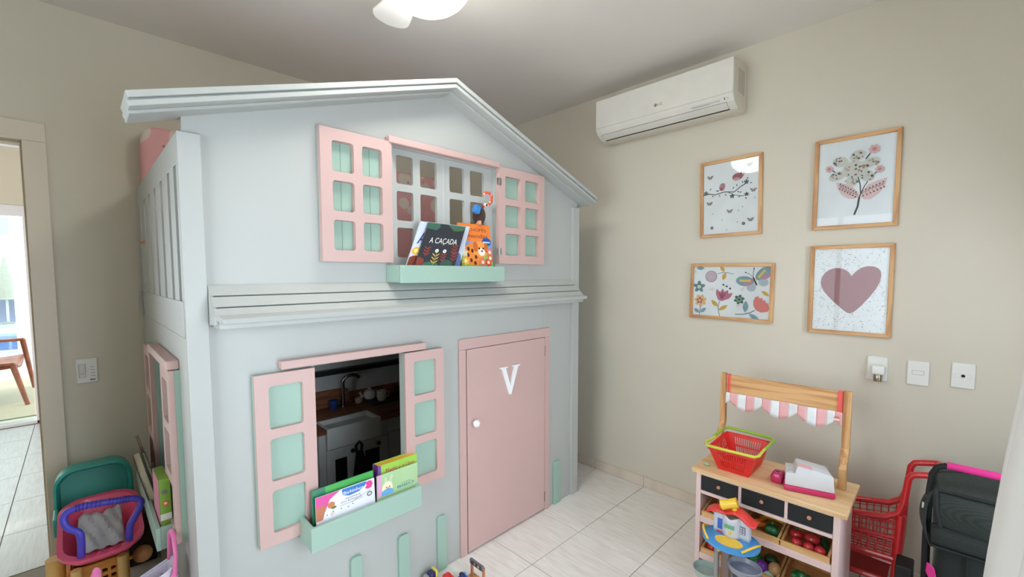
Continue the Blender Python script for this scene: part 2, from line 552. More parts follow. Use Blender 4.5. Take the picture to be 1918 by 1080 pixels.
def next_room():
    # passage room seen through the doorway, then the glazed door to the terrace
    y1 = 6.35
    HW = M((214, 200, 176), .9, 'wall')
    struct(MB().box(-4, 1.0, YB+.15, y1, ZC, ZC+.1).build('ceiling_2', M((238, 232, 228), .9, 'wall')))
    struct(MB().box(.9, 1.02, YB+.15, y1, -.1, ZC).build('wall_passage_right', HW))
    struct(MB().box(-4.1, -4, YB+.15, y1, -.1, ZC).build('wall_passage_left', HW))
    b = MB().box(-4, -3.2, y1, y1+.15, -.1, ZC).box(-.30, 1.02, y1, y1+.15, -.1, ZC).box(-3.2, -.30, y1, y1+.15, 2.15, ZC)
    struct(b.build('wall_terrace', HW))
    b = MB().box(-4, .9, y1-.06, y1, ZC-.07, ZC)
    struct(b.build('trim_1', M((240, 234, 230), .6, 'paint')))
    b = MB().box(-3.2, -.3, y1+.02, y1+.10, 2.05, 2.15).box(-.36, -.30, y1+.02, y1+.10, 0, 2.05).box(-3.2, -.3, y1+.02, y1+.10, 0, .03)
    d = struct(b.build('door_2', M((226, 218, 214), .4, 'paint'), None, .003))
    MB().box(-1.75, -.37, y1+.10, y1+.108, .03, 2.04).build('glass_leaf', M((238, 250, 246), .1, 'glass'), d)
    # terrace, pool and the building beyond
    struct(MB().box(-8, 4, y1+.15, 12.6, -.12, -.005).build('terrace_floor', M((176, 164, 150), .8, 'plain', var=.04)))
    r = MB().box(-3.4, -.05, 6.75, 9.3, -.004, .006).build('outdoor_rug', M((160, 132, 100), .9, 'fabric'), None, .003)
    tag(r, 'sand coloured outdoor rug on the terrace under the wooden armchair', 'rug')
    struct(MB().box(-8, 4, 12.6, 12.85, -.12, .02).box(-8, 4, 16.6, 17.0, -.12, .02).box(-8, -7.8, 12.85, 16.6, -.12, .02).box(3.8, 4, 12.85, 16.6, -.12, .02)
           .build('trim_pool_edge', M((190, 188, 186), .7)))
    p = MB().box(-7.8, 3.8, 12.85, 16.6, -.12, -.05).build('pool', M((30, 84, 150), .1, 'water'))
    tag(p, 'bright blue swimming pool beyond the terrace', 'pool')
    struct(MB().box(-8, 4, 17.0, 19.6, -.12, .0).build('garden_path', M((170, 168, 172), .8)))
    b = MB().box(-8, 6, 20.5, 20.8, 0, 1.05)
    struct(b.build('wall_garden', M((120, 116, 136), .8, 'wall')))
    b = MB().box(-8, -1.20, 21.5, 26, 0, 2.2).box(-8, -1.2, 21.0, 26, 2.2, 6).box(-1.2, -1.0, 20.8, 21.0, 0, 6)
    fc = struct(b.build('wall_neighbour', M((250, 248, 244), .8, 'wall')))
    for x in (-2.6, -1.9):
        MB().box(x, x+.5, 20.96, 21.0, 2.75, 3.5).build('far_window', M((176, 190, 204), .3), fc)
    for k, (x, h, py) in enumerate(((-1.55, 2.0, 19.9), (-1.95, 2.25, 19.2), (-2.5, 2.1, 19.9))):
        t = thing('parasol', ['folded cream parasol nearest the pillar, by the garden wall', 'tall folded cream parasol second from the pillar', 'folded cream parasol farthest from the pillar'][k], 'parasol', (x, py, 0), 'folded parasols beyond the pool')
        MB().tube([(x, py, 0), (x, py, h+.05)], .03, 8).build('pole', M((200, 196, 190), .5), t)
        MB().lathe([(.26, .75), (.24, .8), (.12, 1.5), (.03, h)], (x, py, 0), 12).build('canopy', M((172, 162, 148), .8, 'fabric'), t)
        MB().lathe([(.22, 0), (.22, .06), (.05, .08)], (x, py, 0), 12).build('base', M((150, 148, 146), .7), t)
    b = MB().tube([(-1.0, 12.75, 1.0), (3.5, 12.75, 1.0)], .012, 6)
    # pillar at the end of the terrace
    struct(MB().box(-.86, -.62, 12.2, 12.4, 0, 3.2).build('trim_terrace_pillar', M((250, 250, 250), .7)))

    # wooden terrace armchair
    w = M((150, 68, 34), .5, 'wood', dark=(120, 50, 24), stretch=(8, 8, 3))
    t = thing('armchair', 'orange wooden armchair on the terrace rug outside the doorway', 'chair', (-.80, 7.9, 0))
    # front legs at x ~ -.49, rear legs to the left, the chair faces the house side wall
    for (fx, fy, tx, ty, h) in ((-.475, 7.35, -.575, 7.45, .47), (-.475, 8.42, -.545, 8.35, .66), (-1.08, 7.35, -1.0, 7.5, .47), (-1.08, 8.42, -1.0, 8.35, .66)):
        MB().tube([(fx, fy, .0065), (tx, ty, h)], [.020, .028], 8).build('leg', w, t, 0, True)
    MB().box(-1.08, -.53, 8.31, 8.39, .64, .675).build('armrest', w, t, .008)
    MB().box(-1.08, -.56, 7.42, 7.50, .455, .49).build('armrest', w, t, .008)
    MB().grid(lambda u, v: (-1.08+u*.54, 7.45+v*.92, .40+.07*math.sin(PI*v)*-.8+.05*u), 10, 10).build('seat', w, t, 0, True, solid=.03)
    MB().grid(lambda u, v: (-1.10-.12*v, 7.45+u*.92, .42+v*.45), 6, 4).build('backrest', w, t, 0, True, solid=.03)
next_room()

# ================================================================== PLAYHOUSE
YP = 1.742          # face of the front panel
def playhouse():
    H = thing('playhouse', 'white two-storey playhouse bunk with pink shutters, mint planters and a gable roof', 'playhouse', (1.29, 2.35, 0))
    X0, X1 = .238, 2.341
    # --- front panels
    b = MB()
    low = [(X0+.016, .003), (1.388, .003), (1.388, 1.098), (2.008, 1.098), (2.008, .003), (X1-.003, .003), (X1-.003, 1.318), (X0+.016, 1.318)]
    hole = [(.6355, .47), (1.0224, .47), (1.0224, 1.123), (.6355, 1.123)]
    plate(b, [low, hole], (0, YP, 0), (1, 0, 0), (0, 0, 1), .018, (0, 1, 0))
    b.build('front_panel', WHITE, H)
    gx, gz, sl = 1.355, 2.53, .395
    b = MB()
    ax, az, hw, dr = 1.262, 2.369, 1.146, .392      # gable line of the roof top at y 1.62
    k = YP/1.62
    kz = lambda x: 2.345-abs(x-ax)*dr/hw
    up = [(X0+.016, 1.318), (X1-.003, 1.318), (X1-.003, kz(X1)), (ax, kz(ax)), (X0+.016, kz(X0+.016))]
    hole = [(1.0, 1.50), (1.606, 1.50), (1.606, 2.037), (1.0, 2.037)]
    plate(b, [up, hole], (0, YP, 0), (1, 0, 0), (0, 0, 1), .018, (0, 1, 0))
    b.build('front_panel', WHITE, H)
    MB().box(1.998, 2.001, YP-.0006, YP, 1.15, 1.318).build('panel_seam', M((170, 172, 170), .6), H)
    # --- corner boards
    MB().box(X0, .300, 1.724, YP, 0, 1.93).build('corner_post', WHITE, H, .002)
    MB().box(2.272, X1, 1.724, YP, 0, 1.906).build('corner_post', WHITE, H, .002)
    # --- roof
    def gable(name, y0, y1, top, thick, ext, mat=WHITE):
        b = MB()
        for s, hw_, dr_ in ((-1, 1.148, .383), (1, 1.130, .399)):
            e = hw_+ext
            c = thick*dr_/hw_
            p = [(ax, y0, az-top), (ax+s*e, y0, az-top-dr_*e/hw_), (ax+s*(e-c), y0, az-top-dr_*(e-c)/hw_-thick), (ax, y0, az-top-thick)]
            b.prism(p, (0, y1-y0, 0))
        return b.build(name, mat, H, .0015, seg=1)
    gable('roof_board', 1.618, 1.80, 0, .020, 0)
    gable('roof_moulding', 1.630, 1.79, .020, .006, -.004)
    gable('roof_moulding', 1.622, 1.785, .026, .017, -.002)
    gable('roof_soffit', 1.665, 1.78, .043, .010, -.006)
    # --- awning between the floors (three lapped planks, lip, end cheeks)
    a0, a1 = .302, 2.272
    prof = [(1.738, 1.447), (1.700, 1.409), (1.664, 1.373), (1.636, 1.346)]
    for i in range(3):
        (ya, za), (yb, zb) = prof[i], prof[i+1]
        g = .0022
        p = [(a0, ya, za-g), (a0, yb, zb+g), (a0, yb+.014, zb-.004), (a0, ya+.014, za-.014)]
        MB().prism(p, (a1-a0, 0, 0)).build('awning_plank', WHITE, H, .001, seg=1)
    p = [(a0+.002, 1.642, 1.351), (a0+.016, 1.606, 1.338), (a0+.016, 1.610, 1.322), (a0+.002, 1.650, 1.333)]
    b = MB().prism(p, (a1-a0-.018, 0, 0)); b.build('awning_lip', WHITE, H, .001, seg=1)
    b = MB().box(a0+.01, a1-.01, 1.632, YP, 1.304, 1.330); b.build('awning_soffit', WHITE, H, .002)
    for x in (a0-.001, a1-.009):
        MB().prism([(x, YP, 1.445), (x, 1.645, 1.35), (x, 1.648, 1.318), (x, YP, 1.310)], (.010, 0, 0)).build('awning_cheek', WHITE, H)
    # --- side walls
    b = MB()
    side = [(1.7425, 0), (3.035, 0), (3.035, 1.27), (1.7425, 1.27)]
    hole = [(2.12, .50), (2.475, .50), (2.475, 1.140), (2.12, 1.140)]
    plate(b, [side, hole], (X0, 0, 0), (0, 1, 0), (0, 0, 1), .018, (1, 0, 0))
    b.build('side_panel', WHITE, H)
    MB().box(X0-.002, X0+.016, 1.7425, 3.046, 1.272, 1.392).build('deck_board', WHITE, H, .0015)
    MB().prism([(X0-.016, 2.985, 1.392), (X0-.0025, 2.985, 1.392), (X0-.0025, 2.985, 1.262), (X0-.016, 2.985, 1.285)], (0, .062, 0)).build('wall_cleat', WHITE, H, .002)
    def railing(x):
        MB().box(x, x+.018, 1.7425, 3.040, 1.835, 1.930).build('top_rail', WHITE, H, .002)
        ys = [1.7425, 1.80, 1.945, 2.13, 2.32, 2.515, 2.715, 2.90, 3.040]
        for i in range(8):
            ya = ys[i]+(.028 if i else 0); yb = ys[i+1]-(.028 if i < 7 else 0)
            if yb-ya > .02: MB().box(x, x+.018, ya, yb, 1.392, 1.835).build('slat', WHITE, H, .001, seg=1)
        MB().box(x+.018, x+.045, 1.762, 3.04, 1.34, 1.38).build('bed_rail', WHITE, H)
    railing(X0)
    b = MB().box(X1-.018, X1, YP+.018, 3.035, 0, 1.392); b.build('side_panel', WHITE, H)
    MB().box(X1-.018, X1, YP+.018, 3.035, 1.392, 1.906).build('side_panel', WHITE, H)
    MB().box(X0+.02, X1-.02, YP+.019, 3.035, 1.29, 1.335).build('deck_floor', WHITE, H)
    # --- shutters
    def shutter(O, U, w, h, cols, N, name='shutter', rows=3, bt=.0165, groove=False):
        """pink frame with rounded openings over a mint board; O lower-left on the wall, N outwards"""
        O = Vector(O); U = Vector(U); N = Vector(N); V = Vector((0, 0, 1))
        fr, mu = .045, .035
        cw = (w-2*fr-(cols-1)*mu)/cols; ch = (h-2*fr-(rows-1)*mu)/rows
        holes = []
        for i in range(cols):
            for j in range(rows):
                x, z = fr+i*(cw+mu), fr+j*(ch+mu)
                holes.append(rrect(x, x+cw, z, z+ch, .012))
        b = MB(); plate(b, [[(0, 0), (w, 0), (w, h), (0, h)]]+holes, O+N*(bt+.0005), U, V, .033-bt, N)
        s = b.build(name, PINK, H)
        b = MB()
        c = [O, O+U*w, O+U*w+V*h, O+V*h]
        b.prism([p+N*.0005 for p in c], N*(bt-.0005))
        bk = b.build('shutter_board', MINT, s)
        if groove:
            for i in range(cols):
                x = fr+i*(cw+mu)+cw/2
                p = O+U*x+N*bt
                q = MB().prism([p-U*.0012+V*.02, p+U*.0012+V*.02, p+U*.0012+V*(h-.02), p-U*.0012+V*(h-.02)], N*.0008)
                q.build('board_joint', M((120, 150, 140), .7), bk)
        return s
    f = (0, -1, 0)
    shutter((.673, YP, 1.530), (1, 0, 0), .302, .515, 2, f, groove=True, bt=.006)
    shutter((1.606, YP, 1.535), (1, 0, 0), .366, .515, 2, f, bt=.006)
    shutter((.420, YP, .485), (1, 0, 0), .208, .637, 1, f)
    shutter((1.022, YP, .488), (1, 0, 0), .212, .637, 1, f)
    s = (-1, 0, 0)
    shutter((X0, 2.120, .520), (0, -1, 0), .220, .625, 1, s)
    shutter((X0, 2.700, .530), (0, -1, 0), .235, .625, 1, s)
    steel = M((170, 172, 172), .35, 'metal')
    for z in (1.60, 1.97):
        b = MB().tube([(1.606, YP-.034, z-.02), (1.606, YP-.034, z+.02)], .004, 8).box(1.590, 1.622, YP-.0345, YP-.033, z-.018, z+.018)
        b.build('hinge', steel, H)
    # --- lintels
    MB().box(.962, 1.607, YP-.040, YP, 2.040, 2.069).build('lintel', PINK, H, .003)
    MB().box(.510, 1.132, YP-.040, YP, 1.132, 1.163).build('lintel', PINK, H, .003)
    MB().box(X0-.040, X0, 1.90, 2.462, 1.147, 1.180).build('lintel', PINK, H, .005)
    # --- upper sash window (white, two leaves of six openings)
    o = [(1.0, 1.50), (1.606, 1.50), (1.606, 2.037), (1.0, 2.037)]
    hs = []
    for (xa, xb) in ((1.026, 1.112), (1.150, 1.244), (1.319, 1.412), (1.450, 1.545)):
        for (za, zb) in ((1.556, 1.690), (1.722, 1.852), (1.885, 2.010)):
            hs.append(rrect(xa, xb, za, zb, .010))
    b = MB(); plate(b, [[(.985, 1.48), (1.62, 1.48), (1.62, 2.05), (.985, 2.05)]]+hs, (0, YP+.0185, 0), (1, 0, 0), (0, 0, 1), .018, (0, 1, 0))
    wn = b.build('sash_window', WHITE, H)
    MB().box(1.280, 1.284, YP+.0175, YP+.0186, 1.50, 2.035).build('sash_joint', M((196, 200, 202), .5), wn)
    # --- planters (open boxes: front, two ends, bottom)
    def planter(x0, x1, z0, z1, yf):
        t = .014
        p = MB().box(x0, x1, yf, yf+t, z0, z1).build('planter', MINT, H, .002)
        MB().box(x0, x0+t, yf+t, YP-.0005, z0+.004, z1).build('planter_end', MINT, p, .002)
        MB().box(x1-t, x1, yf+t, YP-.0005, z0+.004, z1).build('planter_end', MINT, p, .002)
        MB().box(x0+t, x1-t, yf+t, YP-.0005, z0+.002, z0+.012).build('planter_bottom', MINT, p)
    planter(.957, 1.562, 1.442, 1.518, 1.622)
    planter(.560, 1.033, .455, .548, 1.605)
    # side planter
    t = .014; px = .157
    p = MB().box(px, px+t, 1.995, 2.78, .47, .555).build('planter', MINT, H, .002)
    MB().box(px+t, X0-.0005, 1.995, 1.995+t, .472, .555).build('planter_end', MINT, p, .002)
    MB().box(px+t, X0-.0005, 2.78-t, 2.78, .472, .555).build('planter_end', MINT, p, .002)
    MB().box(px+t, X0-.0005, 1.995+t, 2.78-t, .472, .482).build('planter_bottom', MINT, p)
    # --- door
    d = MB().box(1.3945, 2.003, YP-.014, YP+.010, .012, 1.092).build('door', PINK, H, .002)
    b = MB().lathe([(.006, 0), (.006, .012), (.017, .016), (.020, .026), (.015, .036), (.004, .039)], (1.434, YP-.014, .703), 16, (0, -1, 0))
    b.build('knob', M((240, 240, 238), .3, 'gloss'), d, 0, True)
    V = [(0, 1), (.36, 1), (.36, .955), (.27, .945), (.50, .30), (.71, .945), (.62, .955), (.62, 1), (1, 1), (1, .955), (.90, .935), (.54, 0), (.46, 0), (.10, .935), (0, .955)]
    b = MB(); plate(b, [[(x*.155, z*.162) for x, z in V]], (1.62, YP-.015, .803), (1, 0, 0), (0, 0, 1), .010, (0, -1, 0))
    l = b.build('letter', M((242, 244, 244), .4), d); l['label'] = 'raised white letter V'
    for z in (.09, 1.01):
        MB().tube([(2.004, YP-.014, z-.03), (2.004, YP-.014, z+.03)], .0035, 8).build('hinge', M((150, 130, 130), .4, 'metal'), d)
    fr = MB().box(1.346, 1.389, YP-.012, YP, 0, 1.094).box(2.007, 2.050, YP-.012, YP, 0, 1.094).build('door_frame', PINK, H, .0015)
    MB().box(1.346, 2.050, YP-.012, YP, 1.0945, 1.149).build('door_head', PINK, fr, .0015)
    MB().box(1.370, 2.02, YP+.012, YP+.016, .003, 1.13).build('door_stop', M((150, 110, 112), .6), fr)
    # --- mint fence pickets with rounded tops
    for (xa, xb, zt) in ((.533, .583, .279), (.759, .809, .280), (.985, 1.040, .277), (1.200, 1.252, .281), (2.100, 2.165, .277)):
        r = (xb-xa)/2*.55
        pts = [(xa, 0), (xb, 0)]+[(xb-r+r*math.cos(a), zt-r+r*math.sin(a)) for a in (0, .4, .8, 1.2, 1.57)]+[(xa+r-r*math.sin(a), zt-r+r*math.cos(a)) for a in (0, .4, .8, 1.2, 1.57)]
        MB().prism([(x, YP-.016, z) for x, z in pts], (0, .0155, 0)).build('picket', MINT, H, .0015, seg=1)
playhouse()

def mattress():
    m = M((238, 178, 178), .9, 'spots', spot=(236, 220, 208), scale=6.5, p=.34, spot2=(140, 104, 100), scale2=14, p2=.07)
    rings = []
    for y, e in ((2.905, .03), (2.912, .012), (2.93, 0), (3.02, 0), (3.036, .012), (3.042, .03)):
        rings.append([(x, y, z) for x, z in rrect(.258+e, 2.17-e, 1.337+e, 2.238-e, .07, 5)])
    o = MB().loops(rings).build('mattress', m, None, 0, True)
    tag(o, 'pink mattress with pale leaf print standing on edge on the playhouse bunk', 'mattress')
mattress()
def railing_tie():
    o = MB().tube([(.233, 2.745, 1.640), (.233, 2.90, 1.640), (.261, 2.90, 1.640), (.261, 2.745, 1.640)], .004, 8, True).build('hair_tie', M((226, 122, 84), .6), None, 0, True)
    tag(o, 'thin orange elastic looped round a slat of the bunk railing', 'elastic band')
railing_tie()

# ---------- books
def book(name, label, O, U, V, th, cover, art=None, group=None, v0=0, pages=(236, 230, 216), spine=None, back=None):
    """O: lower-left corner of the front cover; U, V: edges of the cover; body extends away from the viewer"""
    O, U, V = Vector(O), Vector(U), Vector(V)
    N = U.cross(V).normalized()
    t = thing(name, label, 'book', O-N*th/2+U/2, group)
    c = .0022
    b = MB()
    b.prism([O, O+U, O+U+V, O+V], -N*c)
    b.m(1).prism([O-N*(th-c), O+U-N*(th-c), O+U+V-N*(th-c), O+V-N*(th-c)], -N*c)
    u = U.normalized()
    b.m(2).prism([O-N*c, O+u*c-N*c, O+u*c+V-N*c, O+V-N*c], -N*(th-2*c))
    b.build('cover', [M(cover, .35, 'gloss'), M(back or cover, .35, 'gloss'), M(spine or cover, .35, 'gloss')], t)
    v = V.normalized()
    a = O+u*(c+.0005)+v*.003-N*(c+.0002)
    uu = U-u*(c+.0035); vv = V-v*.006
    MB().prism([a, a+uu, a+uu+vv, a+vv], -N*(th-2*c-.0004)).build('pages', M(pages, .8), t)
    if art:
        A = Art(O+V*v0, U, V*(1-v0)); art(A); A.build(t, 'cover_print', .35)
    return t

def upper_books():
    # leaning back against the sash window, tilted sideways
    def a1(A):
        g1, g2, r1, y = (52, 92, 78), (64, 110, 88), (150, 66, 60), (196, 170, 84)
        A.poly([(0, .86), (.25, .83), (.33, .92), (.3, 1), (0, 1)], (60, 100, 84))
        A.poly([(.55, .96), (.72, .85), (.95, .88), (1, .96), (1, 1), (.5, 1)], (70, 108, 80))
        A.ell(.06, .1, .12, .1, (134, 62, 50)); A.ell(.75, .05, .16, .12, g1); A.ell(.35, .03, .2, .08, g2)
        A.text('A CAÇADA', .16, .88, .50, .66, (238, 238, 232))
        for u in (.42, .62):
            A.ell(u, .36, .045, .045, (244, 244, 238)); A.ell(u, .36, .014, .014, (40, 40, 44))
        for (u, v, c, l) in ((.42, .04, y, .13), (.17, .22, r1, .11), (.86, .28, r1, .12), (.9, .12, r1, .12), (.62, .1, r1, .1)):
            A.line([(u, v), (u+.01, v+l*2)], .012, c)
            for k in range(3):
                A.leaf(u, v+.03+k*l*.6, l, .03, .7, c); A.leaf(u, v+.03+k*l*.6, l, .03, PI-.7, c)
    # white book peeping out behind it
    def a2(A):
        A.text('A', .05, .22, .50, .76, (38, 52, 120))
        A.ell(.08, .34, .07, .07, (244, 178, 60)); A.ell(.08, .34, .035, .035, (250, 226, 150))
        A.ell(.10, .08, .14, .13, (128, 58, 40)); A.ell(.9, .1, .1, .2, (96, 120, 180))
        A.poly([(.2, 0), (.8, 0), (.8, .06), (.2, .06)], (90, 160, 90))
    book('picture_book', 'dark book titled A CAÇADA leaning in the upper window planter', (1.017, 1.640, 1.466), (.216, 0, -.004), (.130, .050, .250), .009, (44, 48, 56), a1, v0=.2, pages=(220, 222, 224))
    book('picture_book', 'pale book behind the dark A CAÇADA book, blue letter on its cover', (.985, 1.655, 1.462), (.288, 0, -.003), (.130, .052, .258), .009, (206, 216, 232), a2, v0=.2)
    def a3(A):
        A.poly([(0, .60), (1, .60), (1, 1), (0, 1)], (240, 130, 52))
        A.poly([(0, 0), (1, 0), (1, .34), (0, .34)], (150, 190, 84))
        A.poly([(0, .34), (1, .34), (1, .60), (0, .60)], (120, 160, 214))
        A.text('CHOFES', .28, .86, .83, .90, (60, 44, 66)); A.text('emendas', .12, .90, .68, .77, (60, 44, 66))
        A.ell(.85, .60, .15, .11, (28, 82, 160)); A.poly([(.73, .575), (.97, .575), (.97, .602), (.73, .602)], (220, 230, 244))
        # a big spotted puppy among flowers
        A.ell(.40, .30, .30, .30, (240, 140, 60)); A.ell(.62, .42, .25, .20, (246, 160, 80)); A.ell(.47, .48, .08, .13, (206, 104, 44)); A.ell(.82, .46, .07, .12, (206, 104, 44))
        A.ell(.66, .36, .11, .10, (248, 236, 220)); A.ell(.59, .44, .028, .028, (30, 24, 22)); A.ell(.72, .44, .028, .028, (30, 24, 22)); A.ell(.67, .38, .03, .022, (40, 30, 30))
        for (u, v) in ((.22, .28), (.36, .38), (.30, .16), (.46, .24), (.24, .42), (.42, .10)): A.ell(u, v, .04, .05, (90, 40, 26))
        for (u, v, c) in ((.10, .46, (240, 150, 130)), (.1, .33, (236, 226, 200)), (.92, .36, (236, 120, 110)), (.85, .12, (226, 70, 60)), (.12, .14, (246, 200, 70)), (.92, .22, (226, 110, 90)), (.66, .12, (236, 120, 120))): A.flower(u, v, .11, c, 6, (250, 236, 180))
    book('picture_book', 'orange book with a spotted puppy, right end of upper planter', (1.338, 1.682, 1.458), (.206, .0, 0), (.004, .043, .276), .010, (240, 140, 64), a3, v0=.2)
upper_books()

def hanging_toy():
    c = Vector((1.487, 1.735, 1.783))
    t = thing('plush_toy', 'dark brown plush toy with blue pack hanging by a red hook in the upper window', 'toy', (1.49, 1.735, 1.73))
    MB().ball(c, .040, 16, (.95, .8, 1.25)).build('body', M((66, 42, 34), .95, 'fabric'), t, 0, True)
    MB().box(c.x-.050, c.x-.016, c.y-.035, c.y-.005, c.z+.005, c.z+.045, Matrix.Rotation(.35, 3, 'Y')).build('pack', M((44, 128, 200), .8, 'fabric'), t, .005)
    b = MB().m(0).ball(c+Vector((.022, -.026, .052)), .010, 12).m(1).ball(c+Vector((.022, -.034, .051)), .006, 10)
    b.build('eye', [M((240, 240, 240), .4), M((20, 20, 20), .3)], t, 0, True)
    pts = [(c.x+.010, c.y-.02, c.z+.045), (c.x+.040, c.y-.03, c.z+.055), (c.x+.060, c.y-.03, c.z+.075), (c.x+.063, c.y-.03, c.z+.100), (c.x+.050, c.y-.025, c.z+.118), (c.x+.035, c.y-.015, c.z+.120), (c.x+.025, c.y-.002, c.z+.108)]
    MB().tube(pts, .007, 10).build('hook', M((226, 74, 50), .5, 'spots', spot=(250, 226, 200), scale=60, p=.3), t, 0, True)
    MB().box(c.x-.022, c.x-.008, c.y-.03, c.y+.0, c.z-.050, c.z-.03).build('foot', M((220, 160, 130), .9), t, .003)
hanging_toy()

def lower_books():
    def a1(A):
        A.poly([(0, .25), (.14, .3), (.22, .75), (.4, 1), (0, 1)], (214, 70, 150)); A.poly([(0, 0), (.10, 0), (.14, .35), (.16, .6), (0, .55)], (190, 110, 70))
        A.poly([(.42, .98), (.44, .72), (.55, .62), (.72, .66), (.82, .8), (.86, .98)], (58, 116, 196))
        A.text('Bichinhos', .45, .80, .72, .86, (244, 246, 250))
        A.text('ANIMAIS', .48, .74, .50, .57, (96, 96, 104)); A.text('DO BOSQUE', .40, .76, .38, .46, (96, 96, 104))
        A.line([(.38, .31), (.78, .34)], .005, (130, 130, 136)); A.line([(.58, .3), (.92, .55)], .006, (120, 120, 120))
        for (u, v) in ((.90, .88), (.91, .79), (.89, .70)): A.ell(u, v, .06, .03, (226, 62, 140))
        A.ell(.24, .50, .06, .05, (206, 120, 66)); A.ell(.28, .36, .045, .02, (90, 110, 70)); A.ell(.20, .16, .07, .045, (242, 242, 240)); A.ell(.25, .12, .035, .03, (216, 200, 190))
        for (u, v) in ((.17, .13), (.27, .2), (.40, .2), (.52, .16), (.60, .22)): A.ell(u, v, .012, .009, (110, 110, 112))
        A.ell(.90, .38, .05, .04, (110, 116, 120)); A.ell(.90, .38, .03, .022, (206, 208, 210))
    book('picture_book', 'white book with fox and ANIMAIS DO BOSQUE lettering, left in lower planter', (.588, 1.628, .474), (.238, 0, 0), (.010, .030, .158), .007, (232, 232, 240), a1, v0=.46, spine=(60, 150, 110))
    def a2(A):
        A.poly([(0, .86), (1, .86), (1, 1), (0, 1)], (66, 168, 74)); A.poly([(0, .7), (.2, .8), (.2, 1), (0, 1)], (30, 120, 84))
    book('picture_book', 'green book standing behind the white ANIMAIS DO BOSQUE book', (.585, 1.646, .474), (.250, 0, 0), (.010, .040, .178), .010, (36, 128, 92), a2, pages=(200, 220, 206))
    def a3(A):
        A.poly([(0, 0), (.10, 0), (.10, 1), (0, 1)], (226, 160, 200))
        # a simple rabbit
        A.ell(.24, .30, .13, .14, (240, 230, 190)); A.ell(.24, .10, .15, .08, (110, 170, 224))
        A.line([(.19, .42), (.18, .78), (.21, .78), (.22, .42)], .008, (244, 240, 226)); A.line([(.27, .44), (.33, .84), (.36, .83), (.31, .42)], .008, (244, 240, 226))
        for u in (.22, .29): A.ell(u, .34, .014, .018, (120, 96, 110))
        A.ell(.255, .30, .016, .012, (190, 120, 130)); A.line([(.2, .26), (.255, .245), (.31, .27)], .008, (150, 100, 110))
        A.text('BIBO', .48, .90, .10, .22, (44, 132, 160)); A.text('o coelho', .58, .82, .27, .31, (60, 90, 60))
    book('picture_book', 'pale green BIBO book with a rabbit, right in lower planter', (.832, 1.630, .474), (.196, 0, .0), (.016, .026, .160), .006, (172, 204, 152), a3, v0=.46, pages=(250, 250, 250))
    def a4(A):
        A.poly([(0, 0), (.06, 0), (.06, 1), (0, 1)], (120, 60, 160))
        A.text('Masha e o Urso', .18, .92, .78, .90, (206, 52, 90))
    book('picture_book', 'thick lime green book with yellow page edge behind the BIBO book', (.858, 1.662, .474), (.190, 0, 0), (.008, .016, .190), .050, (160, 206, 80), a4, pages=(244, 190, 60), spine=(116, 54, 150))
    # side planter: books stand across it, spines towards the room
    def bk(lab, y, th, xa, z1, lean, col, pages=(214, 206, 186), art=None, sp=None):
        O = (xa, y, .484); book('picture_book', lab, O, (.001, .19, 0), (.004, lean, z1-.484), th, col, art, pages=pages, spine=sp)
    def g(A):
        A.ell(.3, .7, .2, .06, (150, 150, 140)); A.ell(.35, .52, .16, .06, (230, 90, 50)); A.ell(.35, .22, .16, .06, (226, 80, 50)); A.poly([(0, .33), (1, .33), (1, .43), (0, .43)], (226, 222, 206))
    MBk = thing('storage_box', 'lime green patterned box upright at near end of the side planter', 'box', (.187, 2.06, .484))
    bx = MB().box(.174, .208, 2.015, 2.20, .484, .722, Matrix.Rotation(-.06, 3, 'X'), (.2, 2.0, .484)); bx.build('body', M((124, 164, 56), .5), MBk, .002)
    R = Matrix.Rotation(-.06, 3, 'X')
    pv = Vector((.2, 2.0, .484))
    T = lambda x, y, z: R @ (Vector((x, y, z))-pv)+pv
    A = Art(T(.174, 2.015, .484), T(.208, 2.015, .484)-T(.174, 2.015, .484), T(.174, 2.015, .722)-T(.174, 2.015, .484)); 
    A.poly([(0, .36), (1, .36), (1, .46), (0, .46)], (226, 222, 210)); A.ell(.5, .62, .3, .3, (226, 96, 60)); A.ell(.45, .80, .28, .25, (120, 116, 110)); A.ell(.5, .25, .3, .3, (226, 90, 56)); A.ell(.55, .1, .28, .25, (110, 110, 104)); A.ell(.5, .62, .14, .14, (250, 210, 190)); A.ell(.5, .25, .14, .14, (250, 210, 190))
    A.build(MBk)
    A = Art(T(.174, 2.20, .484), T(.174, 2.015, .484)-T(.174, 2.20, .484), T(.174, 2.20, .722)-T(.174, 2.20, .484)); A.poly([(0, 0), (1, 0), (1, 1), (0, 1)], (206, 130, 150)); A.build(MBk)
    def leaning(name, label, y0, y1, xa, xb, z1, lean, col, pc):
        t = thing(name, label, 'book', (xa, (y0+y1)/2, .484))
        X = Vector((-.22, 0, 1)).normalized()
        base = Vector((xb, y0, .484)); n = Vector((1, 0, .22)).normalized()
        h = z1-.484; th = xb-xa
        b = MB()
        for k in (0, th-.003): 
            o = base-n*k
            b.prism([o, o+Vector((0, y1-y0, 0)), o+Vector((0, y1-y0, 0))+X*h, o+X*h], -n*.003)
        b.build('cover', M(col, .5), t)
        o = base-n*.003+Vector((0, .004, .003))
        MB().prism([o, o+Vector((0, y1-y0-.008, 0)), o+Vector((0, y1-y0-.008, 0))+X*(h-.006), o+X*(h-.006)], -n*(th-.0065)).build('pages', M(pc, .8), t)
    leaning('picture_book', 'dark green book leaning outwards in the side planter', 2.23, 2.45, .205, .220, .715, 0, (38, 62, 50), (150, 150, 120))
    leaning('picture_book', 'cream paged book leaning outwards at far end of side planter', 2.28, 2.54, .176, .203, .69, 0, (96, 92, 74), (206, 198, 170))
